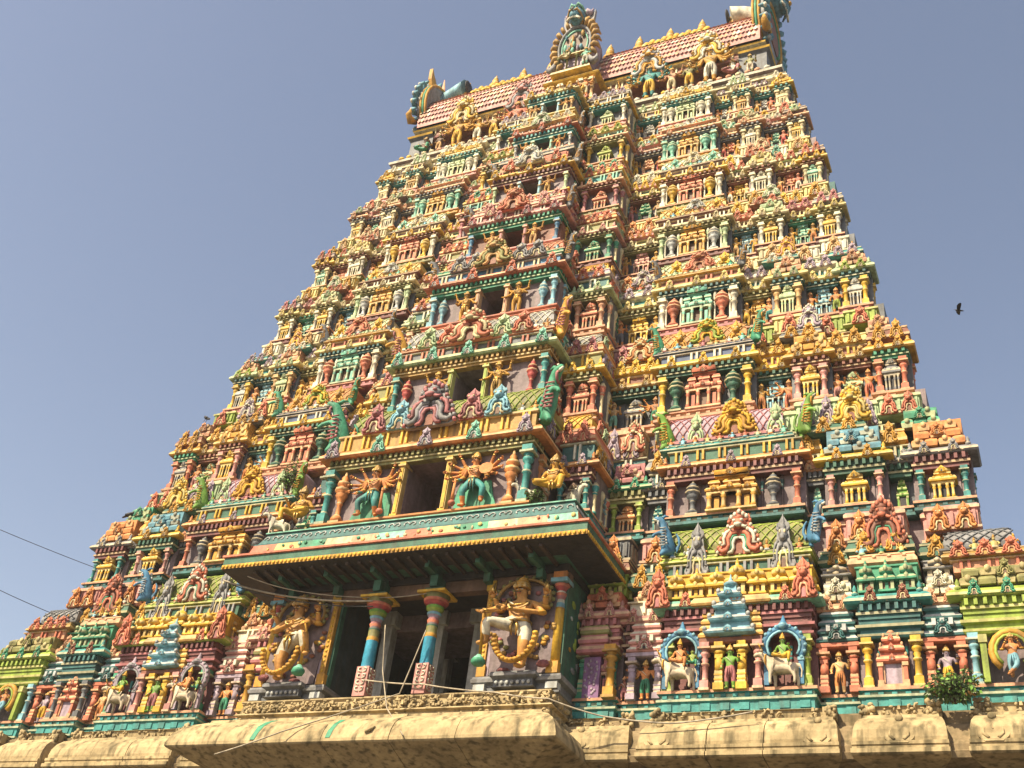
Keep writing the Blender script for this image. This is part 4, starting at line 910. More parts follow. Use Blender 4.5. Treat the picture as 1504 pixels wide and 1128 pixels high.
        if nm_ == 'W':
            for px_, stl, cc in ((-1.20,'r','pink'),(-.82+.0,'q','yellow'),(-.22,'q','yellow'),(.20,'r','pink')):
                obj('pillar', PIL[stl], tier_ob, (sgn*(9.93+px_) if True else 0,yy+.02,zb), 0, (1.15,1.15,1.3), {'A':cc,'B':cc+'+'})
            xm = sgn*9.41
            b = MB(); b.band(xm-.78,xm+.78,yy-.0,yy+1,[(0,13.9),(.06,13.93),(.06,14.05),(0,14.06)],'redbrown')
            for q in (-1,1):
                for j in range(4): b.band(xm+q*.58-.24+.03*j,xm+q*.58+.24-.03*j,yy-.02+.02*j,yy+1,[(0,14.06+.2*j),(.05,14.08+.2*j),(.05,14.15+.2*j,'yellow+'),(-.02,14.26+.2*j)],'gold')
            obj('niche_canopy', b, tier_ob)
            b = MB()
            for hw, z in ((.66,14.08),(.54,14.44),(.42,14.80),(.30,15.14)):
                b.band(xm-hw+.1,xm+hw-.1,yy-.16,yy+1,[(0,z),(.10,z+.02),(.13,z+.07,'silver'),(.06,z+.16),(-.02,z+.19),(-.04,z+.36)],'skyblue')
                horseshoe(b,.24,.22,yy-.34,cols=('skyblue','silver','blue'),n=6,ox=xm,oz=z+.03,crest=False)
                for s2 in (-1,1): b.ball((xm+s2*(hw-.02),yy-.25,z+.16),(.07,.07,.08),'silver',5,3)
            b.lathe([(.16,15.48),(.2,15.56,'silver'),(.1,15.64),(.04,15.7),(.01,15.86)],8,xm,yy-.05,'skyblue')
            obj('stepped_canopy', b, tier_ob)
            statue('stand', (xm,yy-.04,zb), 1.2, 'leafgreen', 'rose', f"green statue standing under the blue stepped canopy, lowest storey, {SD} of the porch", 'small statues standing in the recesses', crown='gold')
            for q, bx, gcol in ((0,8.08,'orange'),(1,10.78,'leafgreen')):
                bx *= sgn; pos = ('nearer to the porch' if q == 0 else 'farther from the porch')
                t = empty('bull_rider_statue', (bx,yy-.12,zb), f"white bull statue with {('orange' if q==0 else 'green')} rider under {'blue' if sgn>0 else 'lilac'} arch, lowest storey, {SD} of the porch", 'statue', 'bull rider statues')
                obj('bull', BULL, t, (0,0,.0), 0, (.78,.9,.86), {'A':'bone','B':'gold'})
                r_ = obj('rider', FIG['seat'][0], t, (.02,-.06,.66), 0, .60, {'A':gcol,'B':'orange' if q == 0 else 'yellow'})
                tt = FIG['seat'][1]['top']; obj('crown', CROWN, r_, (tt[0],tt[1],tt[2]-.03), 0, 1, {'A':'gold','B':'yellow'})
                if q == 0 : obj('companion', FIG['seat'][0], t, (.34,.02,.68), 0, .42, {'A':'lime','B':'green'})
                b = MB()
                ts = [rad(55+250*i/14) for i in range(15)]
                b.tube([(math.sin(a_)*.52, .16, 1.12-math.cos(a_)*.52) for a_ in ts], .085, 5, 'A'); b.tube([(math.sin(a_)*.42, .12, 1.12-math.cos(a_)*.42) for a_ in ts], .04, 5, 'B')
                for a_ in ts: b.ball((math.sin(a_)*.56,.10,1.12-math.cos(a_)*.56),(.06,.05,.06),'B',5,3)
                for s2 in (-1,1): b.box(s2*.44-.06,s2*.44+.06,.1,.22,.1,.82,'A').box(s2*.44-.08,s2*.44+.08,.08,.22,.72,.8,'B')
                b.lathe([(.14,1.58),(.2,1.66,'B'),(.12,1.74),(.07,1.82),(.02,1.98)],6,0,.16,'A'); b.ball((0,.06,1.66),(.12,.1,.1),'B',6,3)
                obj('arch', b, t, cols={'A':'blue' if sgn > 0 else 'lilac','B':'skyblue' if sgn > 0 else 'grey'})
            for q in (-1,1): put_arch(tier_ob, xm+q*1.98, yy-.25, 14.95, .62, 1.1, 'coral', 'salmon', C='rose')
            b = MB(); b.band(xm-.85,xm+.85,yy+.1,yy+1,[(.1,14.95),(.22,14.98),(.24,15.04,'peach'),(.16,15.22),(.0,15.28)],'ochre'); obj('eave', b, tier_ob)
            for q in (-1,1):
                for xx_ in (sgn*8.08,sgn*10.78):
                    pass
        if nm_ == 'Q':
            xq = sgn*16.15
            b = MB(); ts = [rad(40+280*i/12) for i in range(13)]
            b.tube([(xq+math.sin(a_)*.45,yy-.1,13.35-math.cos(a_)*.5) for a_ in ts],.09,5,'gold'); b.tube([(xq+math.sin(a_)*.36,yy-.16,13.35-math.cos(a_)*.4) for a_ in ts],.04,5,'lime')
            for s2 in (-1,1): b.box(xq+s2*.62-.07,xq+s2*.62+.07,yy-.12,yy+.2,zb,13.75,'lime').box(xq+s2*.62-.1,xq+s2*.62+.1,yy-.15,yy+.2,13.6,13.8,'lime+')
            obj('niche_arch', b, tier_ob)
            statue('flute', (xq,yy-.12,zb+.05), 1.15, 'orange', 'skyblue', f"orange flute playing statue in gold arch of the corner bay, lowest storey, {SD} half", 'small statues standing in the recesses', crown='gold')
st.box(-w+.5,-4.9,1.2,12.6,10.4,16.0,'mauve').box(4.9,w-.5,1.2,12.6,10.4,16.0,'mauve').box(-15.5,-4.9,1.3,12.6,15.9,zn+.1,'mauve').box(4.9,15.5,1.3,12.6,15.9,zn+.1,'mauve').box(-4.9,4.9,6.0,12.6,10.4,zn+.1,'mauve').box(-4.9,4.9,1.2,6.0,16.3,zn+.1,'mauve')
st.box(-4.9,-3.0,.6,4,12.4,17.6,'darkgreen').box(3.0,4.9,.6,4,12.4,17.6,'darkgreen')
STAT[1] = (st, tier_ob)
for k, (st_, to) in STAT.items():
    pass
# ------------------------------------------------------------------ porch
porch = empty('porch', (0,0,12.4), parent=tower); porch.location = (0,0,0)
b = MB()
for q in (-1,1):
    x0, x1 = (2.45,4.95) if q > 0 else (-4.95,-2.45)
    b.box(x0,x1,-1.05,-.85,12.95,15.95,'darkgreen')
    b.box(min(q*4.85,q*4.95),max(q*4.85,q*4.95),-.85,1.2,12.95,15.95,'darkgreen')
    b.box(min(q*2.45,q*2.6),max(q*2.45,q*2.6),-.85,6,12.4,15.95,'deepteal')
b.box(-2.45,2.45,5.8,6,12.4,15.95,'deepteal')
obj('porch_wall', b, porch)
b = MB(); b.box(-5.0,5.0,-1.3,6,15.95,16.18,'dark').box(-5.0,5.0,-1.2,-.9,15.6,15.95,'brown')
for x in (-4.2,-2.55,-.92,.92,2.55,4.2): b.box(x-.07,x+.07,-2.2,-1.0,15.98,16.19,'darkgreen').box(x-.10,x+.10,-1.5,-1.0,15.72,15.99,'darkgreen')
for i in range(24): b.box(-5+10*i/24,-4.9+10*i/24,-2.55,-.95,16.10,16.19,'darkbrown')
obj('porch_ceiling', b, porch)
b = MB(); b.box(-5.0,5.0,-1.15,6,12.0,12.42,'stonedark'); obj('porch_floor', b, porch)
# pedestals under the guardians
for q in (-1,1):
    b = MB(); x0, x1 = (2.45,5.0) if q > 0 else (-5.0,-2.45); xm = (x0+x1)/2
    b.band(x0,x1,-1.2,1.2,[(0,12.42),(.03,12.44),(.03,12.5,'grey'),(-.05,12.53),(-.05,12.72,'slate'),(.06,12.78,'grey'),(.08,12.86),(.04,12.9,'grey'),(.04,12.95)],'slate')
    b.band(xm-.62,xm+.62,-1.42,.2,[(0,12.55),(.02,12.57,'grey'),(-.04,12.6),(-.04,12.78),(.07,12.86,'grey'),(.07,12.93),(.03,12.99,'grey')],'slate')
    for i in range(7): b.ball((xm-.48+.16*i,-1.42,12.69),(.06,.04,.06),'silver',6,3)
    for xx in (x0+.2,x1-.2): b.box(xx-.17,xx+.17,-1.27,-1.0,12.54,12.72,'silver')
    obj('pedestal', b, porch)
    # frames: gilded jamb by the opening, pillar on the outside
    b = MB(); xi = q*2.62
    b.box(xi-.13,xi+.13,-1.22,-1.0,12.97,13.3,'A').box(xi-.09,xi+.09,-1.2,-1.0,13.3,15.55,'A').box(xi-.14,xi+.14,-1.25,-1.0,15.55,15.85,'B')
    for i in range(14): b.ball((xi,-1.2,13.4+.155*i),(.05,.04,.055),'B',6,3)
    b.box(xi+q*.1,xi+q*.2,-1.14,-1.0,13.0,15.6,'C')
    obj('gilded_jamb', b, porch, cols={'A':'gold','B':'yellow','C':'lilac'})
    b = MB(); xo = q*4.76
    b.box(xo-.17,xo+.17,-1.26,-.92,12.97,13.3,'gold').lathe([(.14,13.3,'yellow'),(.135,14.85,'gold'),(.14,14.9,'skyblue'),(.12,15.05,'white'),(.11,15.15,'rose'),(.15,15.25,'coral'),(.17,15.33,'white'),(.12,15.4,'red'),(.20,15.52,'coral'),(.23,15.6,'grey'),(.18,15.62)],10,xo,-1.08,'gold')
    b.box(xo-.25,xo+.25,-1.35,-.85,15.62,15.74,'skyblue').box(xo-.2,xo+.2,-1.3,-.85,15.74,15.95,'orange')
    obj('painted_pillar', b, porch)
    # white and yellow floral patches on the outer wall
    b = MB()
    for i in range(26):
        yy_ = random.uniform(-.7,.9); zz_ = random.uniform(13.2,15.4)
        b.ball((q*4.96,yy_,zz_),(.015,random.uniform(.08,.2),random.uniform(.06,.14)),random.choice(['silver','lime','grey','gold']),6,3)
    obj('flower_pattern', b, porch, kind='stuff')
# front pillars
for x in (-.96,.96):
    b = MB(); y = -1.38
    b.box(x-.20,x+.20,y-.2,y+.2,12.42,13.3,'pink')
    for i in range(4):
        z = 12.55+.19*i
        for s2 in (-1,1):
            b.tube([(x+s2*.02,y-.21,z),(x+s2*.12,y-.22,z+.04),(x+s2*.13,y-.22,z+.12),(x+s2*.05,y-.22,z+.13)],.022,4,'white')
            b.tube([(x+.21,y+s2*.02,z),(x+.22,y+s2*.12,z+.04),(x+.22,y+s2*.13,z+.12),(x+.22,y+s2*.05,z+.13)],.022,4,'white')
    b.lathe([(.185,13.3),(.185,13.32,'azure'),(.18,13.55,'azure'),(.186,13.56,'azure'),(.175,14.1,'azure'),(.18,14.12,'gold'),(.18,14.22,'ochre'),(.165,14.25,'olive'),(.165,14.45,'darkgreen'),(.17,14.5,'mauve'),(.15,14.56,'coral'),(.18,14.64,'rose'),(.14,14.72,'lilac'),(.19,14.80,'skyblue'),(.22,14.86,'grey'),(.17,14.90,'lime'),(.26,14.98,'leafgreen'),(.27,15.06,'darkgreen'),(.20,15.1,'red'),(.36,15.18,'coral'),(.38,15.26,'grey'),(.30,15.3,'olive'),(.40,15.4,'olive')],14,x,y,'azure')
    b.box(x-.45,x+.45,y-.42,y+.42,15.40,15.47,'yellow').box(x-.3,x+.3,y-.25,y+.25,15.47,15.6,'darkgreen').box(x-.12,x+.12,y-.35,y+.2,15.6,15.95,'darkgreen')
    obj('painted_pillar', b, porch)
for x, y in ((-1.75,.7),(-.05,.9),(1.35,.9),(2.2,.9),(-1.0,3.2)):
    b = MB(); b.box(x-.22,x+.22,y-.22,y+.22,12.42,13.2,'silver').box(x-.17,x+.17,y-.17,y+.17,13.2,15.5,'silver').box(x-.3,x+.3,y-.3,y+.3,15.5,15.95,'silver')
    obj('stone_pillar', b, porch)
# roof of the porch
b = MB()
b.band(-5.08,5.08,-1.78,1.0,[(.0,16.19,'dark'),(.98,16.20,'dark'),(1.0,16.22,'gold'),(1.0,16.36,'olive'),(.99,16.37,'darkgreen'),(.98,16.60,'coral'),(1.04,16.615,'coral'),(1.04,16.68,'salmon'),(.56,16.72,'cream'),(.44,17.26,'darkteal'),(.44,17.31,'palegreen'),(.38,17.32,'darkteal'),(.20,17.74,'darkteal'),(.26,17.77,'mint'),(.26,17.81,'darkteal'),(.0,17.9)],'darkgreen')
obj('porch_roof', b, porch)
b = MB()
n = 84
for i in range(n):
    x = -6.08+12.16*(i+.5)/n
    b.ball((x,-2.80,16.285),(.055,.03,.062),'yellow',6,3)
m = 26
for i in range(m):
    yy_ = -2.78+3.6*(i+.5)/m
    for s2 in (-1,1): b.ball((s2*6.10,yy_,16.285),(.03,.055,.062),'yellow',6,3)
obj('scalloped_trim', b, porch, kind='stuff')
b = MB(); pal = ['coral','paleyellow','green','cream','salmon','mint']; n = 36
for i in range(n):
    t0, t1 = i/n, (i+1)/n
    za, zb_ = 16.735, 17.25
    xa0, xa1 = -5.62+11.24*t0, -5.62+11.24*t1; xb0, xb1 = -5.52+11.04*t0, -5.52+11.04*t1
    ya, yb2 = -1.78-.565, -1.78-.455; c = pal[(i//3) % 6]
    b.add([(xa0,ya-.006,za+.0),(xa1,ya-.006,za),(xb1,yb2-.006,zb_),(xb0,yb2-.006,zb_)], [(0,1,2,3)], c)
    xm_, zm, ym = (xa0+xa1+xb0+xb1)/4, (za+zb_)/2, (ya+yb2)/2
    for d in range(2): b.ball((xm_+random.uniform(-.17,.17),ym-.005,zm+random.uniform(-.2,.2)),(random.uniform(.04,.09),.025,random.uniform(.04,.08)),random.choice(pal),6,3)
for s2 in (-1,1):
    for i in range(8):
        ya = -2.3+.4*i; b.add([(s2*(5.08+.572),ya,16.74),(s2*(5.08+.572),ya+.4,16.74),(s2*(5.08+.462),ya+.4,17.25),(s2*(5.08+.462),ya,17.25)], [(0,1,2,3) if s2 > 0 else (3,2,1,0)], pal[(i//2)%6])
obj('floral_border', b, porch)
b = MB(); n = 40
for i in range(n):
    x = -5.3+10.6*(i+.5)/n; sg = 1 if i % 2 else -1
    pts = []
    for j in range(10):
        a_ = j/9*4.4; r_ = .125*(1-j/11)
        z_ = 17.53+math.sin(a_)*r_*1.15; pts.append((x+sg*math.cos(a_)*r_, -1.78-.38+(z_-17.32)*.43-.02, z_))
    b.tube(pts, .021, 4, 'silver')
for i in range(18):
    y_ = -2.0+2.6*(i+.5)/18; pts = []
    for j in range(10):
        a_ = j/9*4.4; r_ = .125*(1-j/11); z_ = 17.53+math.sin(a_)*r_*1.15; pts.append((5.08+.38-(z_-17.32)*.43+.02, y_+math.cos(a_)*r_, z_))
    b.tube(pts, .021, 4, 'silver')
obj('scroll_frieze', b, porch, kind='stuff')
# guardians
for q in (-1,1):
    side = 'right' if q > 0 else 'left'; xg = q*3.72
    g = statue('porch', (xg,-1.42,12.99), 2.74, 'skin', 'white', f"large gold guardian statue in white shorts and raised knee, {side} of the porch opening", 'guardian statues of the porch', crown='gold', mirror=q < 0, jewels=True, girth=1.42)
    b = MB(); ts = [math.pi*i/16 for i in range(17)]
    for a_ in ts: b.ball((.05+math.cos(a_)*.30, -.20-.02*math.sin(a_), .62-math.sin(a_)*.52), (.045,.035,.045),'A' if int(a_*10)%2 else 'B',6,3)
    b.tube([(.05+math.cos(a_)*.30,-.17,.62-math.sin(a_)*.52) for a_ in ts],.045,5,'A')
    obj('garland', b, g, cols={'A':'gold','B':'yellow'})
    b = MB(); b.lathe([(.03,-.02),(.08,.0),(.10,.06),(.09,.11,'mint'),(.05,.16,'mint'),(.03,.2)],8,-.40,-.26,'green').tube([(-.40,-.24,.2),(-.40,-.28,.9),(-.37,-.36,1.08)],.025,5,'gold'); obj('club', b, g)
    b = MB(); ts = [rad(70+220*i/14) for i in range(15)]
    b.tube([(math.sin(a_)*.40,.06,1.50-math.cos(a_)*.42) for a_ in ts],.03,5,'A')
    for a_ in ts: b.ball((math.sin(a_)*.44,.06,1.50-math.cos(a_)*.46),(.04,.03,.05),'B',5,3)
    obj('halo', b, g, cols={'A':'ochre','B':'olive'})
    b = MB(); b.extr([(-.42,.02),(.46,.02),(.5,.3),(.46,.6),(.54,.9),(.5,1.5),(.3,1.9),(-.3,1.9),(-.5,1.5),(-.54,.9),(-.44,.5)],.12,.16,'mauve')
    for i in range(60):
        a_ = random.uniform(0,6.28); b.ball((math.cos(a_)*random.uniform(.34,.5),.10,1.0+math.sin(a_)*random.uniform(.5,.85)),(.05,.035,.05),random.choice(['ochre','rose','redbrown','olive','gold']),5,3); b.ball((.4,.03,.14),(.1,.05,.08),'rose',7,4); b.ball((-.16,.03,.04),(.1,.06,.05),'rose',7,4)
    obj('drapery', b, g)
    b = MB()
    for s2 in (-1,1):
        xx, zz = (-.38,1.5) if s2 < 0 else (.39,1.48)
        b.tube([(xx,-.1,zz),(xx+.03*s2,-.11,zz+.16),(xx,-.11,zz+.28)],[.02,.03,.008],5,'A')
    obj('weapon', b, g, cols={'A':'brass'})
# seated figures and bulls on the roof corners of the porch
for q in (-1,1):
    side = 'right' if q > 0 else 'left'
    t_ = statue('seat', (q*4.45,-1.75,18.35), 1.95, 'gold', 'yellow', f"plump golden seated statue on the {side} corner of the porch roof", 'seated statues on the porch roof', crown='ochre', jewels=True, mirror=q<0)
    b = MB(); b.ball((0,.0,.34),(.22,.2,.2),'gold',8,5); obj('belly', b, t_)
    for dx, yy_, pos, rz_ in ((-.82,-1.62,'left',.45),(.42,-1.25,'right',2.6)):
        o = empty('bull_statue', (q*4.45+dx,yy_,17.92), f"white headed bull statue {pos} of the golden seated statue, {side} corner of porch roof", 'statue', 'bull statues on the porch roof')
        obj('bull', BULL, o, (0,0,-.05), rz_, (.62,.62,.80), {'A':'white','B':'grey'})

# ------------------------------------------------------------------ stone plinth of the tower
base = MB()
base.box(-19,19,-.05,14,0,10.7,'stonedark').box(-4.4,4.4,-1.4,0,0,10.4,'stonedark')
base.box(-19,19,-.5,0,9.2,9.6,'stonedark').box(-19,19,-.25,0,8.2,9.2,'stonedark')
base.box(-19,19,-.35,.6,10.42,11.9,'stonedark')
base_ob = obj('stone_base', base, tower)
for sgn in (1,-1):
    for xm, hw in ((7.15,.5),(12.35,.5),(14.82,.55)):
        b = MB(); b.band(sgn*xm-hw,sgn*xm+hw,-.12,1.0,[(.0,10.5),(.95,10.6),(1.0,10.74),(.92,10.78),(.92,10.92),(.66,11.2),(.5,11.45),(.3,11.62),(.3,11.7),(.1,11.72),(.12,11.98)],'stonedark',kx=.05); obj('stone_eave', b, tower)
def carve(b, xa, xb, y, zs, n):
    for i in range(n):
        x = random.uniform(xa,xb); z = random.choice(zs)+random.uniform(-.03,.03); t = random.random()
        if t < .45: b.ball((x,y+random.uniform(-.04,.02),z),(random.uniform(.03,.07),random.uniform(.04,.07),random.uniform(.03,.06)),'stone',5,3)
        elif t < .8:
            a_ = random.uniform(0,6.28); r_ = random.uniform(.04,.08); b.tube([(x+math.cos(a_+u*.9)*r_,y-.03,z+math.sin(a_+u*.9)*r_) for u in range(4)],[.028,.035,.03,.015],4,'stone')
        else: b.box(x-.04,x+.04,y-.05,y+.05,z-.05,z+.05,'stone',.015,.015)
KAP = [(.0,10.50),(1.12,10.60),(1.18,10.64),(1.18,10.74),(1.10,10.75),(1.10,10.82),(1.13,10.84),(1.13,10.92),(1.05,10.93),(1.06,11.02),(1.02,11.22),(.90,11.42),(.70,11.58),(.50,11.66),(.46,11.74)]
for sgn in (1,-1):
    for xa, xb, d in ((4.6,6.85,-.35),(7.45,12.05,-.55),(12.65,14.45,-.55),(15.2,19,-.55)):
        a, b2 = (xa+.2, xb-.2) if sgn > 0 else (-xb+.2, -xa-.2)
        if xa < 5: a, b2 = (xa, xb-.2) if sgn > 0 else (-xb+.2, -xa)
        n_sl = max(1, int((b2-a)/1.6))
        nb = max(1, int(round((b2-a)/1.5)))
        for j in range(nb):
            b = MB(); dd = random.uniform(-.02,.02); b.band(a+(b2-a)*j/nb+(.012 if j else 0),a+(b2-a)*(j+1)/nb-(.012 if j < nb-1 else 0),d+.25+dd,1.0,[(o*.92,z+dd*.3) for o,z in KAP],'stone',kx=(.35 if j == 0 else 0,.35 if j == nb-1 else 0)); obj('stone_block', b, tower)
        b = MB()
        b.band(a-.12,b2+.12,d+.02,1.0,[(.0,11.72),(.02,11.98),(.08,12.0)],'stone')
        pass
        # foliage medallions carved on the eave
        for xm in (() if sgn < 0 else [a+.15,b2-.15] if b2-a > 2.2 else [(a+b2)/2-.32,(a+b2)/2+.32] if b2-a < 1.2 and xa > 8 else [(a+b2)/2]):
            q = MB(); ts = [rad(30+300*i/12) for i in range(13)]
            q.extr([(math.sin(t)*.44, .46-math.cos(t)*.46) for t in ts][::-1], -.05,.05,'stone')
            q.tube([(x_,-.06,z_) for x_,z_ in ((-.12,.16),(-.24,.30),(-.24,.46),(-.12,.56),(0,.46),(.12,.56),(.24,.46),(.24,.30),(.12,.16))],.045,5,'stone')
            q.ball((0,-.06,.92),(.12,.08,.12),'stone',7,4)
            b.merge(q, Matrix.Translation((xm,d-.80,10.80)) @ Matrix.Rotation(rad(-24),4,'X') @ Matrix.Diagonal((.85,.7,.85,1)))
        obj('stone_eave', b, tower)
        b = MB()
        carve(b, a-.1, b2+.1, d-.02, (11.74,11.84,11.95), int((b2-a+.3)*16))
        for xx in (a-.05,b2+.05):
            b.box(xx-.16,xx+.16,d-.1,d+.1,11.7,12.02,'stone')
            for i in range(12): b.ball((xx+random.uniform(-.16,.16),d-.12+random.uniform(-.06,.02),random.uniform(11.75,12.06)),(random.uniform(.05,.1),.07,random.uniform(.05,.1)),'stone',5,3)
        obj('carved_frieze', b, tower, kind='stuff')
# the deep stone eave under the porch
xs_ = [-4.85,-2.9,-.75,1.3,3.2,4.85]
for j in range(5):
    b = MB(); dd = random.uniform(0,.02); b.band(xs_[j]+(.01 if j else 0),xs_[j+1]-(.01 if j < 4 else 0),-2.15+dd,.2,[(-1.3,9.95),(.0,10.22),(1.02,10.52),(1.06,10.56),(1.06,10.64),(.99,10.86),(.86,11.08),(.62,11.28),(.36,11.42),(.30,11.44),(.28,11.52)],'stone',kx=(1 if j == 0 else 0,1 if j == 4 else 0))
    obj('stone_block', b, tower)
b = MB()
for x, z0_, z1_ in ((-2.95,10.7,11.36),(-.55,10.75,11.25)):
    pts = [(1.055,10.65),(.985,10.86),(.855,11.08),(.615,11.28),(.36,11.42)]
    L = [(o_, z_) for o_, z_ in pts if z0_-.1 <= z_ <= z1_+.1]; vs = []
    for i, (o_, z_) in enumerate(L): vs += [(x-.09+.03*i+random.uniform(-.02,.02),-2.15-o_-.010,z_),(x+.07+.035*i+random.uniform(-.02,.02),-2.15-o_-.010,z_)]
    b.add(vs, [(2*i,2*i+1,2*i+3,2*i+2) for i in range(len(L)-1)], 'green')
obj('paint_streak', b, tower)
b = MB(); b.tube([(.55,-3.14,10.86),(.6,-3.2,10.8),(.72,-3.2,10.85),(.8,-3.12,10.95)],[.03,.06,.05,.02],6,'stone').ball((.62,-3.16,10.80),(.09,.07,.07),'stone',6,3); obj('stone_hook', b, tower)
b = MB(); b.band(-4.95,4.95,-1.55,.2,[(0,11.44),(.0,11.9),(.1,11.95),(.06,12.0),(-.02,12.03),(-.06,12.30),(.0,12.36),(.0,12.40)],'stone'); obj('porch_base', b, tower)
b = MB()
carve(b,-4.9,4.9,-1.58,(11.55,11.66,11.78,12.08,12.16,12.26),620)
for i in range(30): b.ball((4.97+random.uniform(-.03,.05),random.uniform(-1.5,-.2),random.choice([11.7,12.15])+random.uniform(-.06,.06)),(.07,.12,.08),'stone',5,3)
obj('carved_frieze', b, tower, kind='stuff')

# ------------------------------------------------------------------ ninth storey: attic, barrel roof, gables, finials
tier_ob = obj('storey', bpy.data.meshes.new('storey'), tower); zt = 43.73; sm = MB()
sm.box(-9.2,9.2,6.1,7.9,zt-.3,46.2,'redbrown').box(-9.7,9.7,5.35,8.65,zt-.5,zt+.02,'cream')
for i in range(26):
    x = -9+18*i/25; sm.box(x-.09,x+.09,6.02,6.1,zt,45.4,'maroon')
obj('ledge', MB().band(-9.8,9.8,5.44,8.56,[(-.2,zt-.45),(.05,zt-.4,'slate'),(.05,zt-.25),(.25,zt-.2,'white'),(.28,zt-.08),(.2,zt),(.0,zt+.01)],'mauve',back=True), tier_ob)
b = MB()
for i in range(44):
    x = -9.6+19.2*(i+.5)/44
    b.ball((x,5.25,zt+.04),(.17,.14,.13),random.choice(['cream','yellow','white','salmon','cream']),6,3)
for i in range(30): b.ball((-9.6+19.2*(i+.5)/30,5.36,zt-.33),(.14,.06,.07),random.choice(['yellow','lilac','cream','white']),5,3)
obj('lotus_border', b, tier_ob, kind='stuff')
b = MB(); b.band(-9.0,9.0,5.75,8.25,[(0,45.3),(.1,45.35,'pink'),(.14,45.45,'white'),(.05,45.5,'redbrown'),(.02,45.95,'cream'),(.25,46.0,'yellow'),(.28,46.08),(.2,46.16,'cream'),(-.1,46.2)],'redbrown',back=True)
obj('eave', b, tier_ob); b = MB()
for i in range(60): b.box(-8.9+17.8*i/59-.04,-8.9+17.8*i/59+.04,5.66,5.75,45.55,45.95,'cream')
obj('bracket_row', b, tier_ob, kind='stuff')
# barrel with scale tiles
def barp(t): # t 0 front springing .. pi back
    r = 1.62*(1+.10*math.sin(2*t)**2)
    return 7.0-math.cos(t)*r, 46.15+math.sin(t)*2.95*(1+.03*math.sin(2*t)**2)
b = MB(); nx, nt_ = 1, 16
o = 0; vs = []
for i in range(nt_+1):
    y_, z_ = barp(math.pi*i/nt_); vs += [(-9.05,y_,z_),(9.05,y_,z_)]
b.add(vs, [(2*i,2*i+1,2*i+3,2*i+2)[::-1] for i in range(nt_)], 'pink', True)
b.add(vs[0::2]+[vs[0]], [tuple(range(nt_+1))], 'coral'); b.add(vs[1::2], [tuple(reversed(range(nt_+1)))], 'coral')
obj('barrel_roof', b, tier_ob)
b = MB(); nrow = 12; ncol = 88
for r in range(nrow):
    for i in range(ncol):
        x = -8.95+17.9*(i+.5*(r%2))/ncol
        if abs(x) < 1.1: continue
        y_, z_ = barp(.10+1.50*r/nrow); y2, z2 = barp(.10+1.50*(r+1.2)/nrow); dx = 17.9/ncol*.5
        ym, zm = barp(.10+1.50*(r+.35)/nrow)
        dn = Vector((0,-(zm-46.15),(ym-7)*-1)); 
        n_ = Vector((0,(ym-7),(zm-46.15)*.35)).normalized()*.05
        b.add([(x,y_+n_.y*1.6,z_+n_.z*1.6),(x+dx,ym+n_.y*1.2,zm+n_.z*1.2),(x,y2+n_.y*.1,z2+n_.z*.1),(x-dx,ym+n_.y*1.2,zm+n_.z*1.2)], [(0,1,2,3)], random.choice(['pink','salmon','salmon','pink','cream','white']))
obj('roof_scale', b, tier_ob, kind='stuff')
b = MB()
for q in (-1,1):
    for i in range(11):
        x = q*(3.2+3.1*i/10); b.ball((x,6.08,48.82+.10*(i%2)),(.2,.14,.22),'yellow',6,4); b.ball((x,5.80,48.38-.08*(i%2)),(.17,.12,.2),'paleyellow' if i%3==0 else 'yellow',6,4)
    b.band(min(q*1.3,q*9),max(q*1.3,q*9),6.6,7.4,[(0,48.95),(.05,49.05,'cream'),(.0,49.2)],'coral',back=True)
obj('ridge_crest', b, tier_ob)
kal = MB(); kal.lathe([(.22,0),(.28,.06),(.12,.14),(.10,.2),(.24,.3),(.30,.42),(.24,.56),(.12,.62),(.19,.66,'yellow'),(.15,.72),(.18,.80,'cream'),(.14,.88),(.15,.96,'yellow'),(.09,1.04),(.10,1.10,'cream'),(.05,1.2),(.02,1.3)],10,0,0,'gold'); kalm = kal.mesh('finial')
for x in (-7.4,-5.77,-4.1,-2.5,-.85,.85,2.45,4.1,5.77,7.4): obj('finial', kalm, tier_ob, (x,7.0,49.1), 0, (1.35,1.35,1.45))
# small gables on the barrel with a figure each
for x, c1, c2 in ((-6.3,'yellow','cream'),(-3.0,'grey','pink'),(3.7,'silver','gold'),(6.6,'yellow','white')):
    put_arch(tier_ob, x, 5.35, 45.6, 1.5, 2.0, c1, c2, True, 'brown')
# middle gable
sm.box(-1.2,-.42,4.75,7,zt-.7,46.0,'redbrown').box(.42,1.2,4.75,7,zt-.7,46.0,'redbrown').box(-.42,.42,5.9,7,zt-.7,46.0,'brown').box(-.42,.42,4.75,7,zt-.7,zt+.3,'yellow').box(-.42,.42,4.75,6,45.5,46.0,'redbrown')
for q in (-1,1):
    obj('pillar', P_ROUND, tier_ob, (q*.52,4.68,zt+.32), 0, (1.2,1.2,1.5), {'A':'cream','B':'white'})
    obj('pillar', P_ROUND, tier_ob, (q*1.1,4.72,zt+.32), 0, (1.2,1.2,1.5), {'A':'peach','B':'cream'})
b = MB(); b.band(-1.2,1.2,4.75,6,[(.02,45.62),(.22,45.7),(.28,45.78,'cream'),(.16,45.95),(.1,46.05)],'yellow').band(-1.3,1.3,4.6,6,[(0,zt+.05),(.1,zt+.1,'yellow'),(.12,zt+.2),(.05,zt+.32)],'cream'); obj('eave', b, tier_ob)
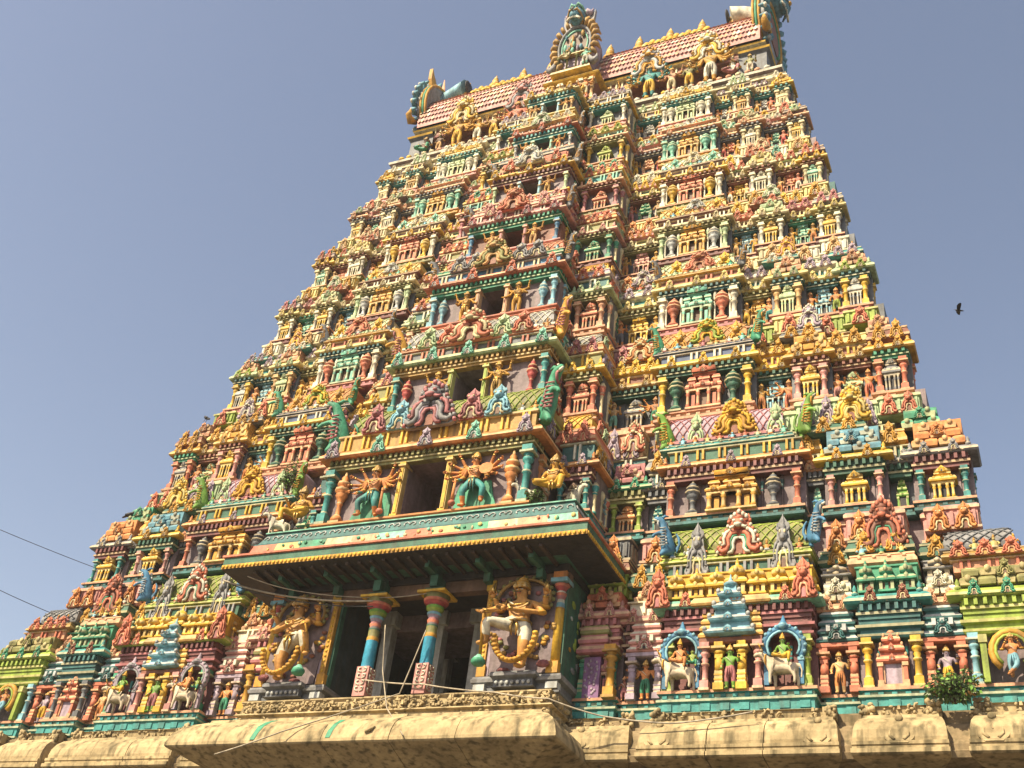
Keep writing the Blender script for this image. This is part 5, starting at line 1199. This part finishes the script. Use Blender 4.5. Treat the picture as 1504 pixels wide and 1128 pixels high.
def gable(face):
    """horseshoe gable facing -Y, 1 wide at 3.1 m: plate, petals, lion head with ears and spike"""
    b = MB(); ts = [rad(38+284*i/20) for i in range(21)]
    P = lambda t, r, yy: (math.sin(t)*r, yy, 2.05-math.cos(t)*r*1.0)
    b.extr([(math.sin(t)*1.55, 2.05-math.cos(t)*1.62) for t in ts][::-1], .05, 1.1 if face == 'front' else .62, 'A')
    for i, t in enumerate(ts):
        b.tube([P(t,1.35,.0),P(t,1.62,-.12),P(t,1.86,.0),P(t,1.92,.25)],[.13,.15,.12,.05],5,'B')
        if face == 'side': b.ball(P(t,1.86,-.06),(.12,.11,.12),'white' if i%2 else 'silver',6,4)
    if face == 'front':
        for i in range(16): b.ball((random.uniform(-.7,.7),-.1,random.uniform(1.5,2.8)),(random.uniform(.08,.16),.12,random.uniform(.12,.3)),random.choice(['B','D','F','A','C']),6,4)
    if face == 'side':
        for r_, y_, k_ in ((1.62,.32,'C'),(1.62,.46,'D'),(1.62,.60,'C')): b.tube([P(t,r_,y_) for t in ts],.075,5,k_)
    b.tube([P(t,1.25,-.02) for t in ts],.10,5,'C'); b.tube([P(t,1.0,.0) for t in ts],.07,5,'D')
    b.extr([(math.sin(t)*.92, 2.05-math.cos(t)*.92) for t in ts][::-1], .0, .05, 'E')
    # lion head
    b.ball((0,-.15,3.85),(.66,.45,.55),'F',9,6); b.ball((0,-.5,3.55),(.42,.3,.24),'F',8,5)
    for s in (-1,1):
        b.ball((s*.24,-.45,3.86),(.13,.10,.12),'white',7,4); b.ball((s*.24,-.54,3.86),(.06,.04,.06),'dark',5,3)
        b.tube([(s*.42,.0,3.95),(s*.75,.0,4.15),(s*1.0,.05,4.1),(s*1.12,.05,4.35)],[.16,.2,.14,.03],6,'A')
        b.tube([(s*.2,-.5,3.5),(s*.3,-.62,3.3),(s*.5,-.6,3.18),(s*.55,-.55,3.32)],[.07,.07,.06,.02],5,'white')
        b.tube([(s*1.3,-.02,1.0),(s*1.62,-.05,.7),(s*1.9,-.02,.85),(s*1.85,.0,1.15)],[.2,.2,.15,.05],6,'C')
    for s in (-1,1):
        b.tube([(s*.05,-.55,4.1),(s*.25,-.6,4.22),(s*.5,-.4,4.12),(s*.62,-.2,3.95)],[.06,.09,.09,.04],5,'D')
        b.tube([(s*.12,-.78,3.62),(s*.3,-.72,3.72),(s*.5,-.5,3.6),(s*.62,-.3,3.4)],[.05,.08,.08,.04],5,'B')
        b.extr([(s*.55,3.7),(s*.85,3.95),(s*1.25,4.35),(s*1.2,3.75),(s*1.0,3.35),(s*.7,3.3)][::(-1 if s > 0 else 1)],.1,.3,'C')
        for i in range(5): b.ball((s*(.2+.13*i),-.35+.08*i,4.38-.10*i),(.1,.1,.12),('D','C','B')[i%3],5,3)
    for i in range(9): b.ball((-.44+.11*i,-.66+.02*abs(i-4),3.30),(.04,.05,.07),'white',5,3)
    b.ball((0,-.82,3.68),(.13,.1,.09),'C',6,4)
    b.tube([(0,-.1,4.1),(0,-.05,4.45),(-.05,0,4.75)],[.22,.16,.04],6,'F')
    for i in range(5): b.ball((-.4+.2*i,-.2,4.13),(.10,.1,.13),'B',5,3)
    for i in range(7): b.ball((-.24+.08*i,-.62,3.45),(.03,.03,.05),'white',4,3)
    return b
g = gable('front')
g_in = MB(); g_in.merge(g, T(0,4.55,46.0-.25,.68,1,1.2))
o = obj('gable', g_in, tier_ob, cols={'A':'lilac','B':'ochre','C':'grey','D':'mint','E':'brown','F':'steel'})
b = MB()
for q in (-.6,-.2,.2,.6): b.lathe([(.05,0),(.05,.9),(.12,.95,'cream'),(.05,1.0)],6,q*1.2,4.42,'olive',z0=46.35)
b.band(-.7,.7,4.45,5,[(0,47.35),(.1,47.4,'cream'),(.0,47.6)],'ochre'); b.band(-.95,.95,4.4,5,[(0,46.05),(.1,46.1,'cream'),(.05,46.3)],'yellow')
obj('gable_balcony', b, tier_ob)
for q in (-1,1):
    b = MB(); gs = gable('side')
    M_ = Matrix.Translation((q*9.35,7.0,45.75)) @ Matrix.Rotation(q*math.pi/2,4,'Z') @ Matrix.Diagonal((1.12,1.0,1.26,1))
    b.merge(gs, M_)
    obj('gable', b, tier_ob, cols={'A':'grey','B':'steel','C':'gold','D':'green','E':'redbrown','F':'steel'})
    b = MB(); b.tube([(q*9.0,6.9,49.2),(q*8.5,6.8,49.9),(q*7.9,6.8,50.2),(q*7.35,6.7,50.1)],[.45,.40,.42,.55],10,'A'); b.ball((q*7.18,6.65,50.06),(.08,.46,.46),'dark',10,5)
    b.tube([(q*9.1,7,49.6),(q*9.05,7,50.8),(q*9.15,7,51.9)],[.28,.14,.02],6,'B')
    obj('horn', b, tier_ob, cols={'A':'skyblue' if q < 0 else 'white','B':'salmon' if q < 0 else 'white'})  # right horn and spike white: the sun's glare put into their colour
    b = MB(); b.merge(MB().band(-1.4,1.4,.2,1.5,[(0,zt),(0,45.4),(.15,45.5,'yellow'),(.2,45.6),(0,45.8)],'slate'), Matrix.Translation((q*9.5,7,0)) @ Matrix.Rotation(q*math.pi/2,4,'Z')); obj('attic_wall', b, tier_ob)
tier_ob.data = sm.mesh('storey')
for k_, (s_, t_) in STAT.items():
    me = s_.mesh('storey'); t_.data = me
# statues along the attic
ROOF = [(-8.3,'seat',1.7,'brown','green','dark brown seated statue at the far left end of the attic ledge'),(-7.35,'stand',1.25,'brown','peach','small brown statue next to the seated statue on the left attic ledge'),
 (-6.35,'ten',2.15,'gold','yellow','brown gold statue in bright yellow garment under the yellow left gable of the attic'),(-5.2,'guard',1.75,'gold','white','gold statue in white garment on the left attic ledge'),
 (-4.3,'guard',1.75,'ochre','yellow','dark gold statue in yellow garment on the left attic ledge'),(-3.1,'ten',2.2,'coral','orange','tall coral statue in orange garment under the grey left gable of the attic'),
 (-2.3,'stand',1.3,'white','mint','small white statue beside the middle gable, left attic ledge'),
 (1.75,'stand',1.5,'ochre','yellow','small dark gold statue in the shade right of the middle gable'),(2.75,'guard',1.75,'gold','white','gold statue with white legs on the right attic ledge'),
 (3.8,'ten',2.3,'teal','yellow','tall green statue in yellow garment under the silver right gable of the attic'),(4.9,'guard',1.75,'salmon','cream','pink statue between the two right gables of the attic'),
 (5.75,'stand',1.8,'olive','yellow','olive statue in yellow garment next to the tall right end statue of the attic'),(6.75,'ten',2.5,'gold','white','tallest gold and white statue under the yellow right gable of the attic'),
 (7.75,'seat',1.6,'white','rose','white seated statue near the right end of the attic ledge'),(8.6,'stand',1.3,'olive','bone','small olive statue at the far right end of the attic ledge')]
for x, p, h, a, c, l in ROOF: statue(p, (x,5.32 if p != 'seat' else 5.5,zt+.05+(.45 if p=='seat' else 0)), h, a, c, l, 'statues along the attic ledge', crown='gold' if a not in ('brown','olive') else 'ochre')
statue('guard', (-.85,4.5,zt+.33), 1.35, 'peach', 'orange', 'small peach statue left of the doorway in the middle gable at the top', 'statues of the middle gable', mirror=True)
statue('guard', (.85,4.5,zt+.33), 1.35, 'orange', 'cream', 'small orange statue right of the doorway in the middle gable at the top', 'statues of the middle gable')
statue('seat', (-.25,4.3,47.0), 1.1, 'olive', 'cream', 'small olive seated statue inside the horseshoe of the middle gable', 'statues of the middle gable')
statue('stand', (.75,4.35,46.3), 1.25, 'mint', 'white', 'small mint statue standing at the edge of the middle gable', 'statues of the middle gable')
# ------------------------------------------------------------------ birds, plants, wires
def bird(name, loc, fly, label, cat, rz=0, s=1.0):
    N = [((0,0,0),(.07,.06)),((-.10,0,.02),(.055,.05)),((-.17,0,.07),(.035,.035)),((.12,0,-.02),(.05,.04)),((.25,0,-.05),(.04,.012))]
    def ex(b):
        b.tube([(-.19,0,.075),(-.25,0,.065)],[.016,.003],5,'B')
        if fly:
            for q in (-1,1): b.add([(-.09,q*.04,.03),(.07,q*.04,.02),(.12,q*.30,.12),(.10,q*.50,.10),(.0,q*.46,.12),(-.10,q*.26,.13)],[(0,1,2,5),(5,2,3,4)],'A').add([(-.09,q*.04,.015),(.07,q*.04,.005),(.12,q*.30,.105),(.10,q*.50,.085),(.0,q*.46,.105),(-.10,q*.26,.115)],[(5,2,1,0),(4,3,2,5)],'A')
        else:
            for q in (-1,1): b.tube([(.02,q*.03,-.04),(.0,q*.03,-.13),(-.04,q*.035,-.14)],.008,4,'B'); b.ball((.04,q*.055,.0),(.13,.02,.045),'A',6,3)
    sk = skin_mesh('bird', N, [(0,1),(1,2),(0,3),(3,4)], 1, 0, None, ex)
    o = obj(name, sk, None, loc, rz, s, {'A':'crow','B':'brown'}, label, cat)
    if not fly: o.rotation_euler = (0, rad(20), rz)
    return o
def pix(px, py, Y):
    d = rr*((px-752)/1671.47) - uu*((py-564)/1671.47) + fw; t = (Y+28.0)/d.y
    return Vector((16.6986,-28,1.6)) + d*t
bird('flying_bird', pix(1408,456,-8), True, 'dark bird flying in the sky right of the tower', 'bird', rad(10), .4)
def drop(x, y, z):
    dg = bpy.context.evaluated_depsgraph_get(); h = sc.ray_cast(dg, Vector((x,y,z)), Vector((0,0,-1)))
    return Vector((x,y,(h[1].z if h[0] else z)+.13))
bird('perched_bird', drop(-15.02,1.22,23.0), False, 'dark pigeon perched on the green coping at the lower left edge of the tower', 'bird', rad(200), 1.3)
bird('perched_bird', Vector((-13.46,1.96,26.22)), False, 'dark pigeon perched on the gold coping of the third storey, left edge of the tower', 'bird', rad(-20), 1.3)
def plant(name, loc, r, h, n, label):
    t = empty(name, loc, label, 'plant'); b = MB(); f = MB(); ns = 26
    for i in range(ns):
        a = random.uniform(0,6.28); q = random.uniform(.25,1.05); up = random.uniform(.25,1.1); bend = random.uniform(-.4,.3)
        pts = [Vector((math.cos(a+bend*u)*r*q*u, math.sin(a+bend*u)*r*q*u*.8, h*up*(u-.35*q*u*u))) for u in (0,.25,.5,.75,1)]
        b.tube(pts, [.022,.016,.012,.008,.004], 4, 'twig')
        for j in range(n//ns):
            u = random.uniform(.18,1)**.8; k = min(3,int(u*4)); c = pts[k].lerp(pts[k+1], u*4-k)
            d1 = Vector((random.gauss(0,1),random.gauss(0,1),random.gauss(0,.6)-.25)).normalized(); d2 = d1.cross(Vector((random.gauss(0,1),random.gauss(0,1),random.gauss(0,1)))).normalized()
            L = random.uniform(.06,.15); W = L*random.uniform(.2,.34); c = c + d1*.03
            f.add([c, c+d1*L*.5+d2*W, c+d1*L-Vector((0,0,L*.2)), c+d1*L*.5-d2*W], [(0,1,2),(0,2,3)], 'ochre' if random.random() < .05 else 'leaf' if random.random() < .65 else 'leafgreen')
    obj('stem', b, t); obj('foliage', f, t)
plant('shrub', (14.82,-1.0,11.85), .62, 1.0, 1500, 'bushy green shrub on the stone ledge at lower right, below the salmon posts')
plant('shrub', (3.95,-1.75,17.95), .36, .75, 420, 'small green shrub growing on the porch roof beside the golden seated statue')
plant('creeper', (-6.75,.15,20.7), .38, 1.6, 520, 'dark green plant growing down beside the grey shrine left of the second storey doorway')
def wire(name, pts, r, key, label, sag=.0, cat='cable'):
    P = []
    for i in range(len(pts)-1):
        a, c = Vector(pts[i]), Vector(pts[i+1])
        for j in range(10):
            t = j/10; P.append(a.lerp(c,t) - Vector((0,0,sag*4*t*(1-t))))
    P.append(Vector(pts[-1]))
    b = MB(); b.tube(P, r, 5, key); return obj(name, b, None, label=label, cat=cat)
wire('power_cable', [pix(-260,740,-6),pix(0,778,-2.2),(-15.45,.95,18.95)], .012, 'wire', 'upper dark cable running from the left edge to the corner of the tower', .02)
wire('power_cable', [pix(-260,828,-6),pix(0,867,-1.9),(-15.75,.55,16.75)], .012, 'wire', 'lower dark cable running from the left edge to the grey coping of the tower', .02)
wire('power_cable', [(-6.3,-2.3,16.1),(-4.0,-1.75,15.62),(-.96,-1.75,15.25)], .03, 'rope', 'thick pale cable strung below the porch roof to the left painted pillar', .06)
wire('power_cable', [(-6.4,-2.2,16.15),(-4.1,-1.85,15.5),(-.9,-1.8,15.05)], .018, 'wire', 'thin dark cable strung under the thick pale one to the left painted pillar', .08)
wire('power_cable', [(-5.3,-2.4,16.1),(-3.6,-1.9,15.7),(-.96,-1.7,15.38),(.96,-1.7,15.4)], .016, 'rope', 'thin pale cable running across the top of the two painted pillars', .05)
wire('rope', [(-.8,-1.62,12.86),(1.2,-1.68,12.62),(3.4,-1.7,12.3),(5.1,-2.0,11.95),(6.4,-1.55,11.62),(8.2,-1.35,11.45),(10.2,-1.3,11.7)], .022, 'rope', 'pale rope tied to the left painted pillar and trailing along the stone ledge', .03, 'rope')
wire('rope', [pix(566,918,-1.6),pix(562,985,-1.7),pix(568,1040,-2.2),pix(592,1080,-3.3)], .018, 'rope', 'pale string hanging down between the two painted pillars over the stone eave', 0, 'rope')
wire('rope', [(-3.9,-3.4,10.2),(-1.9,-3.38,10.78),(.6,-1.9,12.3),(1.0,-1.75,14.2)], .02, 'rope', 'slanting pale string tied to the right painted pillar', .02, 'rope')

build_arches()
# ------------------------------------------------------------------ air
hz = bpy.data.materials.new('haze_air'); hz.use_nodes = True; hz.node_tree.nodes.clear()
hv = hz.node_tree.nodes.new('ShaderNodeVolumePrincipled'); hv.inputs['Density'].default_value = 0.0005; hv.inputs['Color'].default_value = (.93,.90,.84,1); hv.inputs['Anisotropy'].default_value = .2
ho = hz.node_tree.nodes.new('ShaderNodeOutputMaterial'); hz.node_tree.links.new(hv.outputs[0], ho.inputs['Volume'])
hm = MB().box(-901,901,-901,901,-1,54,'A').mesh('haze'); hm.materials.clear(); hm.materials.append(hz)
obj('haze', hm, kind='stuff')
